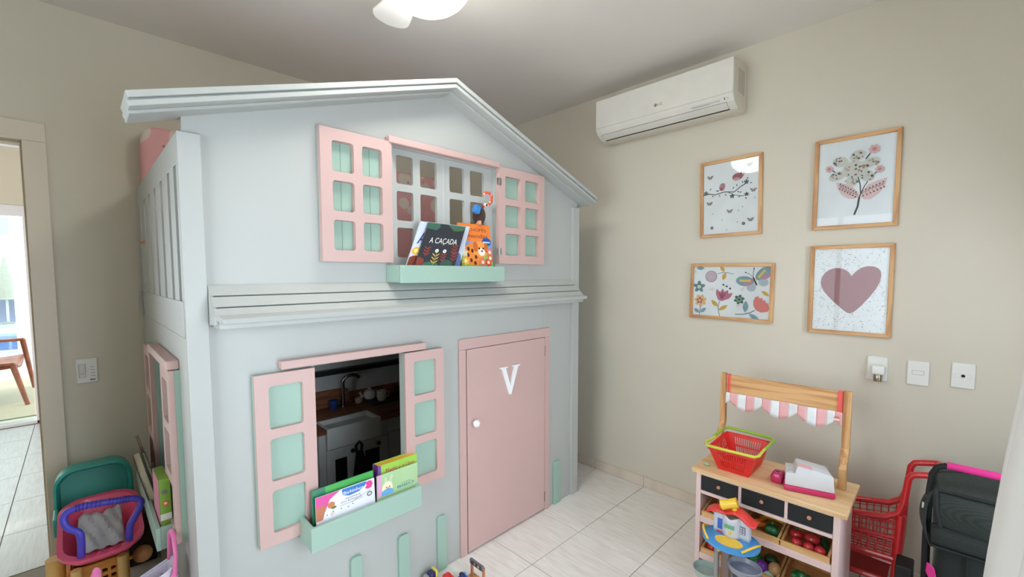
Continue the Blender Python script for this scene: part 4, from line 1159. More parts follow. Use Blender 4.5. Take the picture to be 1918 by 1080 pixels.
# ================================================================== MARKET STALL
SX0, SX1, SY0, SY1, SZ = 2.052, 2.400, .236, .836, .550
PK2 = M((238, 208, 204), .45, 'paint')
def stall():
    S = thing('market_stall', 'wooden toy market stall with striped awning cloth and chalkboard drawers by the right wall', 'toy stall', (2.22, .536, 0))
    MB().box(SX0, SX1, SY0, SY1, SZ-.020, SZ).build('counter_top', PINE_Y, S, .003)
    xf = SX0+.012
    ya, yb = .258, .817           # outer faces of the side panels
    MB().box(xf, SX1-.01, ya, ya+.022, 0, SZ-.0205).build('side_panel', PK2, S, .002)
    MB().box(xf, SX1-.01, yb-.022, yb, 0, SZ-.0205).build('side_panel', PK2, S, .002)
    MB().box(SX1-.02, SX1-.012, ya+.022, yb-.022, .11, SZ-.0205).build('back_panel', M((214, 166, 112), .6, 'wood', stretch=(10, 1.5, 20)), S)
    MB().box(xf, xf+.018, ya+.0225, yb-.0225, .432, .447).box(xf, xf+.018, ya+.0225, yb-.0225, .522, SZ-.0205).box(xf, xf+.018, .436, .448, .447, .522).box(xf, xf+.018, .617, .629, .447, .522).build('front_rail', PK2, S, .0015)
    board = M((34, 36, 38), .75)
    for (a, c) in ((.282, .4345), (.4495, .6155), (.6305, .7935)):
        d = MB(); plate(d, [rrect(a, c, .4485, .5205, .008)], (xf+.004, 0, 0), (0, 1, 0), (0, 0, 1), .012, (1, 0, 0))
        d = d.build('drawer', board, S)
        MB().lathe([(.004, 0), (.004, .006), (.008, .009), (.008, .014), (.003, .016)], (xf+.004, (a+c)/2, .490), 12, (-1, 0, 0)).build('knob', M((200, 140, 110), .5), d, 0, True)
    for (z0, z1) in ((.292, .322), (.110, .140)):
        MB().box(xf, xf+.016, ya+.0225, yb-.0225, z0, z1).build('shelf_rail', PK2, S, .0015)
        MB().box(xf+.0165, SX1-.021, ya+.0225, yb-.0225, z1-.022, z1-.012).build('shelf', PK2, S)
    # uprights, leaning in at the foot
    for y0, y1 in ((.274, .302), (.788, .813)):
        p = [(2.365, y0, .968), (2.335, y0, .968), (2.335, y0, .715), (2.285, y0, .640), (2.285, y0, SZ), (2.315, y0, SZ), (2.315, y0, .632), (2.365, y0, .705)]
        MB().prism(p, (0, y1-y0, 0)).build('upright', PINE_Z, S, .002)
    MB().box(2.342, 2.354, .3025, .7875, .872, .962).build('sign_board', M((226, 178, 122), .5, 'wood', dark=(190, 132, 78), stretch=(10, 1.0, 26)), S, .001)
    # red straps at the board's ends
    red = M((240, 98, 92), .8, 'fabric')
    MB().box(2.338, 2.357, .3035, .322, .868, .966).build('strap', red, S, .002)
    b = MB()
    for y in (.7695, .7785): b.box(2.338, 2.357, y-.003, y+.003, .868, .966)
    b.build('strap', red, S, .0015)
    # scalloped cloth: each stripe its own piece
    ys = [.786, .765, .737, .684, .640, .597, .552, .509, .461, .419, .380, .340, .303]
    ys = [.786, .758, .731, .703, .662, .622, .581, .540, .499, .458, .418, .378, .338, .304]
    cp, cw = M((238, 178, 178), .85, 'fabric'), M((236, 238, 238), .85, 'fabric')
    def bot(y):
        t = (.765-y)/.146
        return .836-.046*abs(math.sin(PI*t))**.8
    ys = [.786, .765, .729, .692, .655, .618, .581, .545, .508, .471, .434, .397, .360, .330, .304]
    for i in range(len(ys)-1):
        n = 5
        fn = lambda u, v, i=i: (2.338+.004*math.sin(8*(ys[i]+(ys[i+1]-ys[i])*u)*5)-.006*(1-v), ys[i]+(ys[i+1]-ys[i])*u, bot(ys[i]+(ys[i+1]-ys[i])*u)*(1-v)+.872*v)
        MB().grid(fn, n, 4).build('cloth_stripe', cw if i % 2 == 0 else cp, S, 0, True, solid=.0015)
    # little red cottage printed on the end of the cloth
    A = Art((2.327, .334, .826), (0, -.026, 0), (0, 0, .034), .0005)
    A.poly([(.0, .62), (.3, .85), (.75, .85), (1, .62)], (206, 120, 110)); A.poly([(.1, .3), (.9, .3), (.9, .55), (.1, .55)], (236, 214, 206)); A.poly([(.7, .05), (.95, .05), (.95, .28), (.7, .28)], (216, 140, 130))
    A.build(S)
    # tilted bins
    binw = M((232, 186, 128), .55, 'wood', dark=(206, 150, 92), stretch=(12, 1.6, 22))
    BINS = []
    for row, (zf, zb) in enumerate(((.312, .322), (.130, .140))):
        for k, (c0, c1) in enumerate(((.2865, .4585), (.4635, .6100), (.6150, .7900))):
            t = thing('produce_bin', ['pine bin of red tomatoes, upper right in the toy stall', 'pine bin with carrots and a green pepper, upper middle in the stall', 'pine bin with white garlic bulb, upper left in the stall',
                                      'pine bin with a green-topped pineapple, lower right in the stall', 'pine bin with aubergine and potato, lower middle in the stall', 'pine bin with a red tomato, lower left in the stall'][row*3+k], 'bin', (2.18, (c0+c1)/2, zf), 'pine bins in the toy stall')
            x0, x1 = 2.068, 2.30
            h = .036
            tl = lambda x: zf+.001+(x-x0)/(x1-x0)*.02*0
            MB().box(x0, x0+.009, c0, c1, zf+.0005, zf+.036).build('front_wall', binw, t, .001, seg=1)
            MB().box(x1-.009, x1, c0, c1, zf+.0005, zf+.075).build('back_wall', binw, t, .001, seg=1)
            for y in (c0, c1-.009):
                MB().prism([(x0+.009, y, zf+.0005), (x1-.009, y, zf+.0005), (x1-.009, y, zf+.075), (x0+.009, y, zf+.036)], (0, .009, 0)).build('side_wall', binw, t)
            MB().prism([(x0+.009, c0+.009, zf+.0005), (x1-.009, c0+.009, zf+.0005), (x1-.009, c0+.009, zf+.022), (x0+.009, c0+.009, zf+.006)], (0, c1-c0-.018, 0)).build('bottom', binw, t)
    return S
stall()

def produce():
    def fruit(name, label, cat, c, r, col, sc=(1, 1, 1), leaf=None, group=None, stem=None):
        t = thing(name, label, cat, (c[0], c[1], c[2]-r*sc[2]), group)
        MB().ball(c, r, 16, sc).build('body', M(col, .25, 'gloss'), t, 0, True)
        if leaf:
            b = MB()
            for k in range(5):
                a = 2*PI*k/5
                p = Vector(c)+Vector((0, 0, r*sc[2]*.98)); d = Vector((math.cos(a), math.sin(a), -.25)); q = Vector((-d.y, d.x, 0))
                b.prism([p, p+d*r*.3+q*r*.12, p+d*r*.6, p+d*r*.3-q*r*.12], (0, 0, .0015))
            b.tube([Vector(c)+Vector((0, 0, r*sc[2]*.9)), Vector(c)+Vector((.002, 0, r*sc[2]*1.2))], .0022, 6)
            b.build('calyx', M(leaf, .5), t)
        return t
    g = 'red tomatoes in the upper right bin'
    red, gl = (206, 52, 58), (40, 96, 48)
    for k, (p, lab) in enumerate((((2.110, .408, .340), 'red toy tomato at left end of the front row'), ((2.110, .365, .340), 'red toy tomato in the middle of the front row'), ((2.110, .325, .340), 'red toy tomato at right end of the front row'))):
        fruit('tomato', lab, 'vegetable', p, .021, red, (1, 1, .9), None, g)
    fruit('tomato', 'dark red toy tomato with a green calyx, left in the back row', 'vegetable', (2.155, .418, .352), .025, (188, 40, 46), (1, 1, .92), gl, g)
    fruit('tomato', 'large red toy tomato at the back of the upper right bin', 'vegetable', (2.165, .362, .353), .027, (190, 52, 52), (1.1, 1.15, .9), gl, g)
    t = thing('cucumber', 'dark green toy cucumber beside the tomatoes', 'vegetable', (2.15, .322, .33))
    MB().tube([(2.132, .306, .346), (2.16, .316, .350), (2.20, .325, .350), (2.225, .328, .350)], [.008, .015, .015, .006], 12).build('body', M((24, 70, 40), .35, 'gloss'), t, 0, True)
    # elastic band on the bin corner
    o = MB().tube([(2.064, .470, .350), (2.062, .452, .349), (2.062, .420, .346), (2.063, .402, .347)], .0016, 6).build('rubber_band', M((246, 206, 96), .5), None, 0, True)
    tag(o, 'yellow elastic band on the corner of the tomato bin', 'rubber band')
    # carrots, pepper, banana
    for k, (p0, p1, lab) in enumerate((((2.10, .598, .352), (2.17, .540, .366), 'orange toy carrot at left in the middle bin'), ((2.11, .585, .346), (2.155, .520, .352), 'orange toy carrot lying across in front'))):
        t = thing('carrot', lab, 'vegetable', p0, 'toy carrots')
        a, b = Vector(p0), Vector(p1)
        MB().tube([a, a.lerp(b, .3), a.lerp(b, .7), b], [.013, .012, .009, .003], 10).build('root', M((236, 140, 44), .35, 'gloss'), t, 0, True)
        d = (a-b).normalized()
        MB().tube([a, a+d*.012+Vector((0, 0, .006))], [.007, .003], 6).build('top', M((70, 120, 50), .5), t, 0, True)
    t = thing('pepper', 'glossy dark green toy pepper in the upper middle bin', 'vegetable', (2.115, .500, .33))
    b = MB()
    for k in range(4):
        a = PI/4+PI/2*k
        b.ball((2.118+.009*math.cos(a), .502+.010*math.sin(a), .352), .024, 12, (.85, .9, 1.0))
    b.build('body', M((22, 96, 52), .2, 'gloss'), t, 0, True)
    MB().tube([(2.118, .502, .374), (2.122, .504, .386)], .004, 8).build('stem', M((60, 110, 50), .5), t, 0, True)
    t = thing('banana', 'yellow toy banana behind the green pepper', 'fruit', (2.19, .52, .35))
    MB().tube([(2.17, .565, .362), (2.19, .535, .372), (2.195, .50, .372), (2.18, .475, .366)], [.004, .012, .012, .004], 10).build('body', M((240, 190, 50), .35, 'gloss'), t, 0, True)
    fruit('garlic', 'white toy garlic bulb in the upper left bin', 'vegetable', (2.125, .742, .350), .026, (224, 226, 228), (1, 1, .95))
    fruit('garlic', 'small white toy garlic bulb behind the larger bulb', 'vegetable', (2.165, .715, .350), .020, (214, 216, 220), (1, 1, 1))
    fruit('tomato', 'single red toy tomato in the lower left bin', 'vegetable', (2.115, .752, .158), .023, (214, 60, 50))
    # lower middle
    t = thing('aubergine', 'purple toy aubergine with green top in the lower middle bin', 'vegetable', (2.10, .545, .15))
    MB().ball((2.105, .535, .176), .026, 16, (1, 1.1, .95)).build('body', M((106, 44, 150), .2, 'gloss'), t, 0, True)
    MB().ball((2.104, .553, .170), .025, 14, (.9, .9, .95)).build('cap', M((50, 150, 74), .35, 'gloss'), t, 0, True)
    fruit('lettuce', 'green toy lettuce behind the aubergine', 'vegetable', (2.145, .572, .178), .028, (44, 130, 56), (1.1, 1, .9))
    fruit('potato', 'tan toy potato in the lower middle bin', 'vegetable', (2.118, .488, .176), .030, (204, 158, 106), (1, .85, 1.05))
    fruit('avocado', 'dark green toy avocado behind the potato', 'fruit', (2.175, .515, .180), .027, (38, 74, 40), (1, 1.1, .9))
    fruit('melon_slice', 'pale mint toy melon piece at the front of the lower middle bin', 'fruit', (2.092, .505, .155), .020, (176, 226, 200), (.8, 1.2, .85))
    # lower right: pineapple with a leafy top
    t = thing('pineapple', 'yellow toy pineapple with dark green crown in the lower right bin', 'fruit', (2.11, .40, .14))
    MB().ball((2.105, .400, .160), .027, 14, (1, 1, 1.1)).build('body', M((226, 196, 110), .5), t, 0, True)
    b = MB()
    for k in range(9):
        a = 2*PI*k/9
        p = Vector((2.115, .385, .192))
        b.ball(p+Vector((.022*math.cos(a), .028*math.sin(a), .004*(k % 2))), .014, 8, (1.1, 1.1, .9))
    b.ball((2.115, .385, .198), .020, 10)
    b.build('crown', M((22, 104, 50), .25, 'gloss'), t, 0, True)
    fruit('orange', 'amber toy orange at right in the lower right bin', 'fruit', (2.14, .322, .166), .026, (222, 140, 40))
produce()

def counter_items():
    # red shopping basket
    B = thing('shopping_basket', 'red plastic toy basket with green handles on the stall counter', 'basket', (2.21, .672, SZ))
    red = M((228, 48, 44), .4)
    z0, z1 = SZ+.003, SZ+.115
    c0 = [(2.125, .738), (2.125, .606), (2.318, .606), (2.318, .738)]      # bottom
    c1 = [(2.050, .768), (2.085, .560), (2.295, .560), (2.300, .790)]
    c1 = [(2.080, .772), (2.088, .572), (2.345, .580), (2.345, .778)]
    def rr(cs, z, e, r=.012, n=3):
        pts = []
        cen = Vector((sum(p[0] for p in cs)/4, sum(p[1] for p in cs)/4))
        for i in range(4):
            p = Vector(cs[i]); a = Vector(cs[i-1]); b = Vector(cs[(i+1) % 4])
            da, db = (a-p).normalized(), (b-p).normalized()
            for k in range(n+1):
                t = k/n
                q = (p+da*r)*(1-t)**2+p*2*t*(1-t)+(p+db*r)*t*t
                q = q+(cen-q).normalized()*e
                pts.append((q.x, q.y, z))
        return pts
    def lerp4(t): return [(a[0]+(b[0]-a[0])*t, a[1]+(b[1]-a[1])*t) for a, b in zip(c0, c1)]
    # walls: slotted plates (two rows of upright slots), each wall its own part
    def wall(i, j, nslot):
        a0, b0 = Vector((*c0[i], z0)), Vector((*c0[j], z0)); a1, b1 = Vector((*c1[i], z1)), Vector((*c1[j], z1))
        b = MB()
        def P(u, v): return (a0.lerp(b0, u)).lerp(a1.lerp(b1, u), v)
        us = [0, .16]
        for k in range(nslot): us += [.16+.68*(k+.28)/nslot, .16+.68*(k+.78)/nslot]
        us += [.84, 1]
        vs = [0, .16, .46, .54, .84, 1]
        for p in range(len(us)-1):
            for q in range(5):
                if q in (1, 3) and p % 2 == 0 and 1 < p < len(us)-2: continue
                hole = (q in (1, 3)) and (p >= 2) and (p <= len(us)-4) and (p % 2 == 0)
                b.add([P(us[p], vs[q]), P(us[p+1], vs[q]), P(us[p+1], vs[q+1]), P(us[p], vs[q+1])], [(0, 1, 2, 3)])
        return b.build('basket_wall', red, B, solid=.003)
    wall(0, 1, 12); wall(1, 2, 8); wall(2, 3, 12); wall(3, 0, 8)
    MB().prism([(*c, z0-.002) for c in c0], (0, 0, .004)).build('basket_bottom', red, B)
    rim = MB(); o = rr(c1, z1, -.006); i_ = rr(c1, z1, .003); o2 = rr(c1, z1-.012, -.006); i2 = rr(c1, z1-.012, .003)
    rim.loops([o2, o, i_, i2], False, False); rim.build('rim', red, B, 0, True)
    gr, yl = M((150, 196, 40), .4, 'gloss'), M((216, 220, 70), .4, 'gloss')
    zz = z1+.006
    MB().tube([(2.205, .786, zz), (2.10, .792, zz+.002), (2.068, .775, zz), (2.070, .680, zz), (2.078, .572, zz), (2.10, .562, zz), (2.205, .566, zz)], .0065, 10).build('handle', yl, B, 0, True)
    MB().tube([(2.205, .790, zz+.004), (2.335, .793, zz+.008), (2.362, .775, zz+.010), (2.365, .68, zz+.010), (2.362, .580, zz+.008), (2.335, .560, zz+.006), (2.205, .562, zz+.004)], .0065, 10).build('handle', gr, B, 0, True)
    # small green stone
    o = MB().ball((2.125, .793, SZ+.007), .012, 12, (1.0, 1.35, .55)).build('toy_lime', M((176, 212, 160), .3, 'gloss'), None, 0, True)
    tag(o, 'small pale green toy piece at the left end of the counter', 'toy')
    # cash register
    R = thing('cash_register', 'white toy cash register with magenta base on the stall counter', 'toy cash register', (2.24, .37, SZ))
    mg, pw = M((206, 48, 104), .4), M((222, 224, 228), .4)
    A0, A1 = Vector((2.108, .462, 0)), Vector((2.158, .288, 0))
    U = (A1-A0).normalized(); W = Vector((-U.y, U.x, 0))       # W points away from the camera
    if W.x < 0: W = -W
    L = (A1-A0).length
    def pt(u, w, z): return A0+U*u+W*w+Vector((0, 0, SZ+z))
    MB().prism([pt(0, 0, .002), pt(L, 0, .002), pt(L, .17, .002), pt(0, .17, .002)], (0, 0, .022)).build('base', mg, R, .006, True)
    prof = [(.002, .024), (L-.008, .024), (L-.020, .098), (L-.052, .105), (.085, .112), (.050, .118), (.040, .092), (.004, .088)]
    prof = [(.003, .0245), (L-.003, .0245), (L-.009, .090), (L-.018, .096), (.095, .108), (.050, .114), (.044, .107), (.039, .080), (.005, .077)]
    f0 = [pt(u, .006, z) for u, z in prof]; 
    b = MB(); n = len(f0)
    back = [pt(u*.92+.006, .150, .0245+(z-.0245)*.80) for u, z in prof]
    b.add(f0+back, [tuple(range(n)), tuple(range(2*n-1, n-1, -1))]+[(i, n+i, n+(i+1) % n, (i+1) % n) for i in range(n)])
    b.build('housing', pw, R, .003, True)
    q = [pt(.048, .005, .1125), pt(.100, .005, .1065), pt(.100, .05, .1025), pt(.048, .05, .1085)]
    MB().prism(q, (0, 0, .004)).build('display_top', M((240, 186, 192), .4), R, .001)
    MB().prism([pt(.012, .012, .0745), pt(.034, .012, .0745), pt(.034, .030, .0745), pt(.012, .030, .0745)], (0, 0, .012)).build('printer', M((196, 200, 196), .4), R, .002)
    MB().box(0, 0, 0, 0, 0, 0)
    q = [pt(L-.030, .152, .0245), pt(L-.006, .152, .0245), pt(L-.012, .165, .080), pt(L-.030, .165, .080)]
    MB().prism(q, U*.004).build('back_display', M((214, 206, 196), .4), R)
    # small magenta purse/scanner
    t = thing('card_reader', 'rounded magenta toy card reader beside the cash register', 'toy', (2.19, .505, SZ))
    rings = []
    for z, e in ((.001, .004), (.006, 0), (.030, -.001), (.042, .003), (.046, .010)):
        rings.append([(2.182+x, .503+y, SZ+z) for x, y in rrect(-.034+e, .034-e, -.022+e, .022-e, .010)])
    MB().loops(rings).build('body', M((196, 36, 98), .35, 'gloss'), t, 0, True)
    MB().ball((2.178, .503, SZ+.0465), .008, 10, (1, 1, .35)).build('button', M((84, 40, 130), .4), t, 0, True)
counter_items()

# ================================================================== TOY TREE HOUSE in front of the stall
def toy_tower():
    T = thing('toy_playset', 'toy tower with red-roofed house on a round blue platform, in front of the stall', 'toy', (1.90, .59, 0))
    bl, ye, rd, gw = M((74, 158, 226), .35, 'gloss'), M((250, 206, 60), .35, 'gloss'), M((234, 60, 56), .35, 'gloss'), M((212, 216, 226), .4)
    gy = M((150, 152, 164), .4, 'gloss'); tg = M((150, 142, 140), .35, 'gloss')
    cx, cy, zp = 1.893, .600, .362
    MB().lathe([(.085, zp-.018), (.108, zp-.006), (.110, zp+.004), (.104, zp+.006)], (cx, cy, 0), 28, None, True, .88, 1.02).build('platform', bl, T, 0, True)
    b = MB().lathe([(.047, zp+.0062), (.047, zp+.009), (.042, zp+.009), (.041, zp+.0075)], (1.862, .598, 0), 24, None, True, .75, 1.15); b.build('spinner', ye, T, 0, True)
    def arc(a0, a1, r, z):
        pts = []
        for i in range(9):
            a = a0+(a1-a0)*i/8
            pts.append((cx+r*.88*math.cos(a), cy+r*1.02*math.sin(a), z+.020*math.sin(PI*i/8)))
        return pts
    MB().tube(arc(1.3, 2.5, .106, zp+.010), .0045, 8).build('railing', ye, T, 0, True)
    MB().tube(arc(-1.3, -2.5, .106, zp+.010), .0045, 8).build('railing', ye, T, 0, True)
    # house front: bowed wall with two wings
    hx = 1.912
    rings = []
    ol = [(-.060, .0), (-.060, .068), (-.045, .086), (-.030, .084), (-.012, .074), (.012, .080), (.026, .092), (.044, .088), (.058, .080), (.060, 0)]
    def X(y): return hx-.020*max(0, 1-(y/.030)**2)
    b = MB()
    front = [Vector((X(y), cy+y-.002, zp+.006+z)) for y, z in ol]
    dense = []
    fn = lambda u, v: (hx-.022*max(0, 1-((u-.5)*.144/.036)**2), cy+.077-u*.144, zp+.006+v*(.080+.012*abs(math.sin(2*PI*(u-.02)))))
    MB().grid(fn, 20, 6).build('house_wall', gw, T, 0, True, solid=.004)
    MB().box(hx+.003, hx+.030, cy-.065, cy+.075, zp+.006, zp+.076).build('house_body', gw, T, .003)
    # door, sign, button, window
    MB().box(hx-.005, hx-.0025, cy+.040, cy+.060, zp+.022, zp+.068).build('house_door', M((70, 110, 196), .4), T, .001)
    MB().box(hx-.0055, hx-.003, cy+.040, cy+.062, zp+.007, zp+.014).build('door_step', M((226, 80, 90), .4), T)
    b = MB().box(hx-.026, hx-.0235, cy-.013, cy+.025, zp+.048, zp+.064); b.build('sign', M((110, 180, 130), .4), T)
    MB().ball((hx-.024, cy+.003, zp+.032), .007, 10).build('button', ye, T, 0, True)
    wn = MB().box(hx-.0055, hx-.003, cy-.050, cy-.030, zp+.034, zp+.066).build('house_window', M((104, 104, 116), .4), T)
    for i in range(2):
        for j in range(3):
            MB().box(hx-.0065, hx-.005, cy-.0485+i*.010, cy-.0415+i*.010, zp+.036+j*.010, zp+.043+j*.010).build('window_pane', M((196, 204, 220), .4), wn)
    # wavy red roof
    fn = lambda u, v: (hx-.020+v*.070, cy+.102-u*.194, zp+.084+.026*math.sin(PI*u)**1.2+.006*math.sin(4*PI*u)+.010*math.sin(PI*v))
    MB().grid(fn, 24, 6).build('roof', rd, T, 0, True, solid=.006)
    # yellow telescope
    MB().tube([(hx+.005, cy-.004, zp+.108), (hx+.003, cy-.004, zp+.142)], .010, 10).build('telescope_stand', ye, T, 0, True)
    MB().tube([(hx-.014, cy+.044, zp+.134), (hx-.006, cy+.020, zp+.144), (hx+.004, cy-.014, zp+.158)], [.021, .019, .021], 14).build('telescope', ye, T, 0, True)
    MB().ball((hx-.0145, cy+.045, zp+.1338), .016, 10, (.4, .4, 1), None).build('lens', M((226, 140, 40), .3), T, 0, True)
    # support: yellow bracket, two columns, round grey landing, base
    MB().tube([(1.842, .634, zp-.026), (1.846, .62, zp-.022), (1.87, .57, zp-.020)], [.016, .010, .008], 10).build('bracket', ye, T, 0, True)
    MB().box(1.868, 1.888, .640, .658, .02, zp-.016).build('column', tg, T, .004)
    MB().box(1.888, 1.916, .602, .636, .02, zp-.016).build('column', M((138, 116, 108), .35, 'gloss'), T, .004)
    MB().lathe([(.010, .270), (.058, .274), (.064, .296), (.060, .298), (.052, .282), (.030, .284), (.004, .292)], (1.862, .535, 0), 26, None, True, .9, 1).build('landing', gy, T, 0, True)
    MB().lathe([(.070, .225), (.078, .250), (.072, .252), (.064, .235)], (1.85, .500, 0), 24, None, False, .9, 1).build('slide_bend', gy, T, 0, True)
    MB().box(1.842, 1.872, .505, .535, .0, .272).build('column', gy, T, .004)
    MB().lathe([(.16, .0), (.165, .010), (.12, .022), (.03, .024)], (1.89, .59, 0), 26).build('base', M((96, 120, 112), .4, 'gloss'), T, 0, True)
    bowl = [(.026, .150), (.046, .156), (.053, .180), (.0545, .188), (.050, .188), (.044, .162), (.002, .156)]
    MB().lathe(bowl, (1.90, .700, 0), 24).build('side_tray', M((168, 184, 176), .25, 'gloss'), T, 0, True)
    MB().box(1.890, 1.910, .690, .710, .02, .155).build('column', tg, T, .004)
toy_tower()

# things on the floor under the stall
o = MB().box(2.12, 2.20, .70, .775, 0, .085).build('toy_crate', M((226, 160, 84), .6, 'wood', stretch=(16, 16, 2)), None, .004)
tag(o, 'small orange wooden crate on the floor under the stall', 'crate')

# ================================================================== RED TROLLEY
def trolley():
    T = thing('toy_shopping_trolley', 'red plastic toy shopping trolley between the stall and the doll pram', 'toy trolley', (2.53, .22, 0))
    red = M((206, 34, 40), .35, 'gloss')
    xn, xf = 2.452, 2.618
    rows = [(.098, .436), (.40, .360)]
    def zt(y): return .436-(y-.098)*.25
    def zb(y): return .244-(y-.098)*.05
    for x, s in ((xn, 1), (xf, -1)):
        # side frame: top rail curving into the upright
        pts = [(x, .42, zt(.42)+.002), (x, .26, zt(.26)), (x, .15, zt(.15)-.004), (x, .108, .452), (x, .094, .50), (x, .088, .57)]
        pts += [(x, .084, .612), (x, .072, .632), (x, .040, .642), (x, -.004, .652)]
        MB().tube(pts, .013, 10).build('side_rail', red, T, 0, True)
        MB().tube([(x, .100, .445), (x, .104, .30), (x, .112, .14), (x, .118, .05)], [.016, .016, .014, .012], 10).build('upright', red, T, 0, True)
        MB().tube([(x, .104, .244), (x, .25, .236), (x, .42, .228)], .011, 8).build('bottom_rail', red, T, 0, True)
        MB().tube([(x, .115, .135), (x, .25, .128), (x, .42, .125)], .012, 8).build('chassis_rail', red, T, 0, True)
        b = MB()
        for k in range(11):
            y = .125+k*.026
            b.tube([(x, y, zt(y)-.006), (x, y, zb(y)+.004)], .0028, 6)
        for k in range(1, 7):
            b.tube([(x, .106, zt(.106)+(zb(.106)-zt(.106))*k/7), (x, .41, zt(.41)+(zb(.41)-zt(.41))*k/7)], .0022, 6)
        b.tube([(x, .106, .337), (x, .41, .300)], .006, 6)
        b.build('side_grid', red, T)
    b = MB()
    for k in range(7):
        x = xn+(xf-xn)*k/6
        b.tube([(x, .11, .236), (x, .41, .226)], .0028, 6)
    for k in range(10):
        y = .125+k*.03
        b.tube([(xn, y, zb(y)), (xf, y, zb(y))], .0028, 6)
    b.build('basket_floor', red, T)
    b = MB().box(xn+.01, xf-.01, .135, .40, .128, .134); b.build('rack_panel', M((150, 26, 30), .4), T)
    MB().tube([(xn, -.004, .652), (xf, -.004, .652)], .012, 10).build('handle', red, T, 0, True)
    MB().tube([(xn, .41, .358), (xf, .41, .358)], .010, 8).build('front_rail', red, T, 0, True)
    for x in (xn, xf):
        for y in (.125, .40):
            MB().lathe([(.004, -.009), (.036, -.009), (.038, 0), (.036, .009), (.004, .009)], (x, y, .038), 18, (1, 0, 0)).build('wheel', M((214, 206, 200), .5), T, 0, True)
trolley()

# ================================================================== BLACK DOLL PRAM
def pram():
    P = thing('doll_pram', 'black mesh doll pram with a magenta handle by the curtain', 'doll pram', (2.26, -.16, 0))
    bk = M((20, 22, 22), .6)
    net = M((50, 60, 55), .7, 'mesh', hole=(12, 15, 14), scale=300)
    net2 = M((38, 47, 43), .7, 'mesh', hole=(11, 14, 13), scale=360)
    cloth = M((22, 30, 27), .9, 'fabric')
    mg = M((214, 40, 130), .6)
    xh = 2.17
    for y, s in ((.012, 1), (-.345, -1)):
        pts = [(xh+.10, y+.004*s, .30), (xh+.05, y+.006*s, .50), (xh+.01, y+.004*s, .68), (xh, y, .752), (xh-.006, y-.012*s, .782), (xh-.008, y-.036*s, .796)]
        MB().tube(pts, [.012, .012, .011, .010, .010, .010], 10).build('frame_tube', bk, P, 0, True)
        MB().tube([(xh+.10, y, .32), (xh-.02, y, .06)], .010, 8).build('leg', bk, P, 0, True)
        MB().tube([(xh-.02, y, .32), (xh+.25, y, .06)], .010, 8).build('leg', bk, P, 0, True)
        for x in (xh-.03, xh+.26):
            w = MB().lathe([(.004, -.013), (.052, -.013), (.056, 0), (.052, .013), (.004, .013)], (x, y+.018*s, .057), 20, (0, 1, 0)).build('wheel', M((26, 26, 28), .7), P, 0, True)
            MB().lathe([(.002, -.015), (.024, -.015), (.024, .015), (.002, .015)], (x, y+.018*s, .057), 14, (0, 1, 0)).build('hub', mg, w, 0, True)
    MB().tube([(xh-.008, -.024, .797), (xh-.008, -.309, .797)], .0125, 12).build('handle_grip', mg, P, 0, True)
    # hood: bulging net panels, piped along their edges
    def panel(u, v, z0=.585, z1=.715):
        y = .004-u*.335
        x = 2.125-.030*math.sin(PI*v)*(.4+.6*math.sin(PI*u))
        return (x, y, z0+(z1-z0)*v-.012*math.sin(PI*u)*(1-v))
    MB().grid(panel, 18, 10).build('hood', net, P, 0, True, solid=.003)
    def dome(u, v):
        y = .004-u*.335
        s_ = max(0, math.sin(PI*(.04+.92*u)))**.55
        return (2.125+.21*v, y, (.715+.046*s_*math.sin(PI*(.04+.62*v))-.008))
    MB().grid(dome, 20, 12).build('hood_top', net, P, 0, True, solid=.003)
    MB().grid(lambda u, v: (2.120-.012*math.sin(PI*v), .006-u*.337, .512+.075*v), 14, 5).build('front_band', net2, P, 0, True, solid=.003)
    def side(u, v):
        return (2.125+u*.20, .006+.034*math.sin(PI*v)**.7*math.sin(PI*(.15+.8*u)), .500+v*.205-.04*u*v)
    MB().grid(side, 10, 12).build('hood_side', net, P, 0, True, solid=.003)
    for z in (0, 1):
        MB().tube([Vector(panel(i/14, z))+Vector((-.004, 0, 0)) for i in range(15)], .0065, 8).build('piping', bk, P, 0, True)
    MB().tube([(2.114, .006-.337*i/10, .512) for i in range(11)], .005, 8).build('piping', bk, P, 0, True)
    MB().tube([Vector(dome(i/18, .72)) for i in range(19)], .005, 8).build('piping', bk, P, 0, True)
    MB().tube([Vector(panel(.01+.05*(1-v)**2, v))+Vector((-.004, 0, 0)) for v in (0, .2, .4, .6, .8, 1)], .008, 8).build('piping', bk, P, 0, True)
    rings = []
    for z, e in ((.20, .03), (.23, .01), (.30, .0), (.40, 0), (.510, .004)):
        rings.append([(x, y, z) for x, y in rrect(2.118+e, 2.36-e, -.335+e, -.002-e, .03)])
    MB().loops(rings).build('body', cloth, P, 0, True)
    MB().box(2.114, 2.119, -.090, -.087, .22, .505).build('seam', bk, P)
    MB().prism([(2.108, .012, .446), (2.108, -.008, .432), (2.106, -.014, .402), (2.106, .002, .385), (2.108, .014, .41)], (.009, 0, 0)).build('patch', mg, P, .003)
    MB().box(2.15, 2.18, .012, .034, .58, .66).build('buckle', bk, P, .008)
    MB().box(2.148, 2.158, .028, .034, .625, .645).build('care_tag', M((210, 212, 208), .7), P)
pram()
o = MB().box(2.30, 2.40, .05, .105, 0, .30).build('toy_case', M((18, 18, 20), .6), None, .006)
tag(o, 'small black case standing between the red trolley and the pram', 'case')

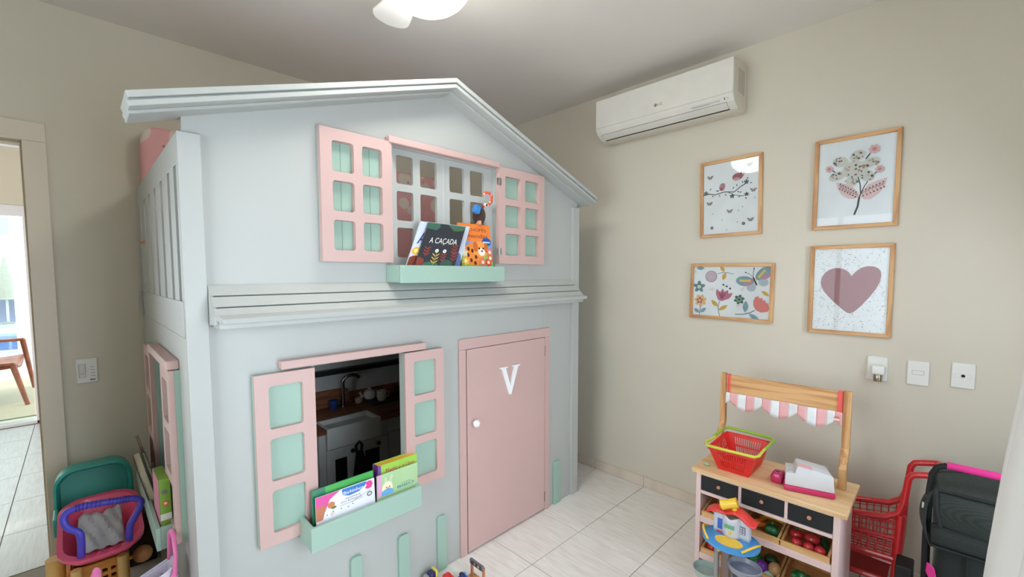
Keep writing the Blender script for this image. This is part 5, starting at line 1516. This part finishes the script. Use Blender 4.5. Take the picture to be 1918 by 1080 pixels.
# ================================================================== CURTAIN
def curtain():
    m = M((228, 225, 220), .9, 'cloth', t=.16)
    # plan of the folds at 1.2 m height: x, y, and how far each fold flares out lower down
    plan = [(2.00, -.30, .3), (1.93, -.24, .6), (1.885, -.172, 1), (1.86, -.157, 1), (1.835, -.166, 1), (1.77, -.215, .7), (1.70, -.222, .7), (1.63, -.170, 1), (1.585, -.139, 1), (1.55, -.133, 1),
            (1.51, -.146, 1), (1.45, -.200, .7), (1.38, -.205, .7), (1.32, -.160, 1), (1.27, -.150, 1), (1.21, -.19, .8), (1.14, -.23, .7)]
    P = [Vector(p) for p in plan]
    def spline(u):
        t = u*(len(P)-1); i = min(len(P)-2, int(t)); t -= i
        p0, p1, p2, p3 = P[max(0, i-1)], P[i], P[i+1], P[min(len(P)-1, i+2)]
        return .5*((2*p1)+(p2-p0)*t+(2*p0-5*p1+4*p2-p3)*t*t+(3*p1-p0-3*p2+p3)*t**3)
    def f(u, v):
        z = .03+v*2.55
        p = spline(u)
        y = p.y+p.z*(1.2-z)*.070+.004*math.sin(z*5+u*20)
        return (p.x, max(y, -.40), z)
    o = MB().grid(f, 96, 20).build('curtain', m, None, 0, True, solid=.002)
    tag(o, 'long white curtain hanging in folds at the window, right edge of the view', 'curtain')
    t = thing('curtain_rod', 'white curtain rod along the top of the window wall', 'curtain rod', (.9, -.28, 2.6))
    MB().tube([(-.6, -.28, 2.600), (2.0, -.28, 2.600)], .012, 10).build('rod', TRIMW, t, 0, True)
    for x in (-.5, 1.95): MB().box(x, x+.02, YF, -.28, 2.59, 2.61).build('bracket', TRIMW, t)
curtain()

# ================================================================== LEFT CORNER TOYS
def carry_tub():
    T = thing('doll_carrier', 'pink toy doll carrier tub with blue handle and teal back', 'toy', (.02, 2.5, .26))
    pk, tl, bl = M((244, 92, 134), .35, 'gloss'), M((58, 166, 154), .4), M((84, 74, 196), .4)
    def ring(w0, w1, y0, y1, zf, zb, r=.05, n=5):
        cx = (w0+w1)/2
        return [(x, y, zf+(zb-zf)*(y-y0)/(y1-y0)) for x, y in rrect(w0, w1, y0, y1, r, n)]
    outer = [ring(-.050, .085, 2.46, 2.70, .286, .300), ring(-.080, .120, 2.40, 2.73, .318, .372), ring(-.098, .140, 2.375, 2.755, .345, .432, .08), ring(-.112, .153, 2.355, 2.772, .346, .440, .09), ring(-.113, .154, 2.352, 2.775, .360, .454, .09),
             ring(-.096, .138, 2.385, 2.748, .361, .452, .08), ring(-.076, .116, 2.415, 2.720, .324, .382), ring(-.045, .080, 2.47, 2.69, .296, .312)]
    MB().loops(outer).build('tub', pk, T, 0, True)
    for k in range(3):
        a = -.01+k*.035
        MB().ball((a, 2.370, .3655), .012, 10, (1.3, .5, .25)).build('rim_slot', M((190, 40, 84), .4), T, 0, True)
    # teal backrest: shallow rounded tray standing behind
    def bring(e, y): return [(x, y+(z-.42)*.25, z) for x, z in rrect(-.122+e, .142-e, .32+e, .572-e, .07, 6)]
    MB().loops([bring(.0, 2.90), bring(-.004, 2.80), bring(.004, 2.795), bring(.012, 2.81), bring(.016, 2.875)]).build('backrest', tl, T, 0, True)
    MB().box(-.128, -.112, 2.66, 2.78, .35, .43).build('clip', tl, T, .005)
    # blue handle arching over the front
    y = 2.385
    pts = [(-.044, y, .362), (-.041, y-.01, .43), (-.046, y-.01, .468), (-.071, y, .489), (-.085, y+.01, .520), (-.076, y+.015, .550), (-.040, y+.015, .558), (.02, y+.012, .553), (.08, y+.012, .543), (.118, y+.012, .537), (.142, y+.010, .522), (.141, y+.005, .496), (.122, y-.005, .462), (.107, y-.01, .438), (.102, y-.01, .41), (.100, y, .370)]
    # subdivide smoothly
    P = [Vector(p) for p in pts]; Q = []
    for i in range(len(P)-1):
        p0 = P[max(0, i-1)]; p1 = P[i]; p2 = P[i+1]; p3 = P[min(len(P)-1, i+2)]
        for k in range(5):
            t = k/5
            Q.append(.5*((2*p1)+(p2-p0)*t+(2*p0-5*p1+4*p2-p3)*t*t+(3*p1-p0-3*p2+p3)*t**3))
    Q.append(P[-1])
    h = MB().tube(Q, .0125, 12).build('handle', bl, T, 0, True)
    b = MB()
    for a0 in (33, 41):
        for k in range(7):
            i = a0-4+k
            if i < len(Q)-1:
                d = (Q[i+1]-Q[i]).normalized()
                b.lathe([(.012, -.002), (.0155, -.001), (.0155, .001), (.012, .002)], Q[i], 12, d)
    o = b.build('grip_rings', M((60, 50, 160), .4), h, 0, True); o['kind'] = 'stuff'
    MB().grid(lambda u, v: (-.050+u*.140, 2.43+v*.25, .350+.055*v+.010*math.sin(u*9)*math.sin(v*7)+.006*math.sin(u*23+v*11)), 14, 14).build('liner', M((196, 194, 200), .9, 'fabric'), T, 0, True, solid=.004)
carry_tub()

def wooden_cart():
    T = thing('toy_wagon', 'yellow wooden toy wagon with square holes under the pink doll carrier', 'toy wagon', (.02, 2.55, 0))
    w = M((226, 156, 70), .5, 'wood', dark=(200, 124, 46), stretch=(4, 4, 10)); yl = M((236, 196, 118), .5)
    b = MB()
    hs = []
    for i in range(3):
        for j in range(2):
            x, z = -.012+i*.026, .200+j*.030
            hs.append([(x, z), (x+.016, z), (x+.016, z+.016), (x, z+.016)])
    plate(b, [[(-.09, .06), (.10, .06), (.10, .280), (-.09, .280)]]+hs, (0, 2.455, 0), (1, 0, 0), (0, 0, 1), .012, (0, 1, 0))
    b.build('front_panel', w, T)
    MB().box(-.09, .10, 2.468, 2.74, .06, .072).box(-.09, -.078, 2.468, 2.74, .073, .280).box(.088, .10, 2.468, 2.74, .073, .280).box(-.077, .087, 2.728, 2.74, .073, .280).build('box', w, T, .002)
    for (x, y) in ((-.062, 2.432), (.076, 2.432)):
        MB().tube([(x, y, .05), (x, y, .292)], .017, 14).build('dowel', yl, T, 0, True)
    MB().tube([(-.124, 2.60, .05), (-.124, 2.60, .292)], .030, 16).build('roller', yl, T, 0, True)
    MB().ball((.148, 2.52, .222), .036, 16).build('ball', M((226, 166, 108), .5), T, 0, True)
    MB().tube([(.10, 2.52, .222), (.148, 2.52, .222)], .008, 8).build('axle', yl, T, 0, True)
    for x in (-.075, .085):
        for y in (2.51, 2.69):
            MB().lathe([(.004, -.008), (.038, -.008), (.040, 0), (.038, .008), (.004, .008)], (x, y, .0405), 18, (1, 0, 0)).build('wheel', yl, T, 0, True)
    MB().box(-.085, .095, 2.50, 2.52, .032, .06).box(-.085, .095, 2.68, 2.70, .032, .06).build('axle_beam', w, T)
wooden_cart()

def tote():
    T = thing('tote_bag', 'floral fabric bag with pink straps on the floor by the playhouse side', 'bag', (.10, 2.05, 0))
    fab = M((214, 206, 220), .9, 'spots', spot=(196, 150, 170), scale=34, p=.16, spot2=(150, 140, 176), scale2=52, p2=.12)
    pk = M((236, 120, 176), .7, 'fabric'); ed = M((206, 204, 222), .8, 'fabric')
    xa, xb, ya, yb = -.030, .206, 1.885, 1.975
    def zt(x): 
        t = min(1.1, max(0, (x-xa)/(xb-xa)))
        return .368+.090*t**1.6
    def ring(z01, e, top=False):
        out = []
        for x, y in rrect(xa-e, xb+e, ya-e, yb+e, .03, 4):
            out.append((x, y, z01*zt(x)))
        return out
    MB().loops([ring(.0, -.02), ring(.04, 0), ring(.5, .006), ring(1, -.002), ring(.985, -.008), ring(.5, -.006), ring(.08, -.01)], True, True).build('body', fab, T, 0, True)
    rim = [Vector(p) for p in ring(1, -.004)]
    MB().tube(rim, .004, 8, True).build('rim', ed, T, 0, True)
    MB().prism([(.112, 1.878, .23), (.127, 1.878, .23), (.199, 1.881, .435), (.184, 1.881, .435)], (0, -.003, 0)).build('strap_front', pk, T)
    pts = [(-.018, 1.880, .34), (-.018, 1.877, .45), (-.012, 1.883, .515), (-.004, 1.905, .528), (.0, 1.935, .51), (.0, 1.970, .375)]
    MB().tube(pts, .008, 8).build('handle', pk, T, 0, True)
    pts = [(.192, 1.880, .42), (.197, 1.877, .50), (.195, 1.883, .558), (.192, 1.905, .575), (.190, 1.940, .555), (.188, 1.968, .445)]
    MB().tube(pts, .007, 8).build('handle', pk, T, 0, True)
tote()
o = MB().box(.11, .225, 2.86, 3.03, 0, .26).build('storage_box', M((54, 44, 34), .8), None, .004)
tag(o, 'dark brown box on the floor below the side planter', 'box')

# ================================================================== SMALL TOYS ON THE FLOOR IN FRONT
def floor_toys():
    MB_shift = Vector((-.030, .022, 0))
    t = thing('toy_car', 'grey and navy toy car on the floor, leftmost of three', 'toy car', (1.155, 1.665, 0))
    MB().box(1.125, 1.150, 1.655, 1.690, .015, .050).build('front', M((150, 150, 150), .4, 'gloss'), t, .010, True)
    MB().box(1.150, 1.178, 1.650, 1.690, .015, .058).build('cabin', M((40, 44, 90), .3, 'gloss'), t, .006, True)
    MB().box(1.178, 1.190, 1.650, 1.690, .015, .062).build('rear', M((232, 212, 92), .3, 'gloss'), t, .003, True)
    for x in (1.140, 1.182):
        for y in (1.650, 1.692): MB().lathe([(.003, -.005), (.014, -.005), (.014, .005), (.003, .005)], (x, y, .015), 12, (0, 1, 0)).build('wheel', DARK, t, 0, True)
    t = thing('toy_car', 'red toy car on the floor between grey and blue cars', 'toy car', (1.205, 1.60, 0))
    MB().box(1.178, 1.238, 1.585, 1.625, .012, .040).build('body', M((222, 40, 44), .3, 'gloss'), t, .006, True)
    MB().box(1.190, 1.228, 1.590, 1.620, .040, .054).build('cabin', M((222, 40, 44), .3, 'gloss'), t, .006, True)
    for x in (1.190, 1.226):
        for y in (1.585, 1.625): MB().lathe([(.003, -.005), (.013, -.005), (.013, .005), (.003, .005)], (x, y, .014), 12, (0, 1, 0)).build('wheel', DARK, t, 0, True)
    t = thing('toy_car', 'blue toy car on the floor beside the dollhouse chair', 'toy car', (1.255, 1.545, 0))
    MB().box(1.238, 1.278, 1.53, 1.565, .012, .050).build('body', M((46, 92, 176), .3, 'gloss'), t, .008, True)
    MB().box(1.244, 1.264, 1.534, 1.561, .050, .066).build('cabin', M((28, 40, 84), .2, 'gloss'), t, .006, True)
    MB().box(1.266, 1.277, 1.536, 1.559, .050, .058).build('hood', M((100, 160, 220), .3, 'gloss'), t, .003)
    for x in (1.246, 1.272):
        for y in (1.53, 1.565): MB().lathe([(.003, -.005), (.012, -.005), (.012, .005), (.003, .005)], (x, y, .013), 12, (0, 1, 0)).build('wheel', DARK, t, 0, True)
    for o in [o for o in scene.objects if o.name.startswith('toy_car') and o.parent is None]:
        o.location += MB_shift
    # little easel-like dollhouse chair
    t = thing('dollhouse_chair', 'small wooden dollhouse chair with dark painted top rail on the floor tiles', 'toy chair', (1.29, 1.50, 0))
    w = M((206, 142, 92), .5, 'wood', stretch=(16, 16, 3))
    y0, y1 = 1.575, 1.500
    a, b = Vector((1.288, 1.580, 0)), Vector((1.299, 1.491, 0))
    for p in (a+Vector((0, -.008, 0)), b+Vector((0, .008, 0))):
        MB().box(p.x-.005, p.x+.005, p.y-.006, p.y+.006, 0, .090).build('leg', w, t, .001)
        MB().box(p.x-.055, p.x-.045, p.y-.006, p.y+.006, 0, .022).build('leg', w, t, .001)
    MB().box(1.234, 1.30, 1.493, 1.580, .022, .029).build('seat', w, t, .002)
    MB().prism([(1.282, 1.583, .080), (1.282, 1.490, .080), (1.282, 1.490, .104), (1.282, 1.583, .104)], (.012, 0, 0)).build('top_rail', M((110, 104, 112), .5), t, .001)
    A = Art((1.2815, 1.570, .083), (0, -.07, 0), (0, 0, .018), .0004); A.poly([(0, 0), (1, 0), (1, 1), (0, 1)], (52, 38, 50)); A.ell(.35, .5, .10, .10, (150, 130, 140)); A.ell(.75, .5, .12, .1, (200, 160, 120)); A.build(t)
floor_toys()
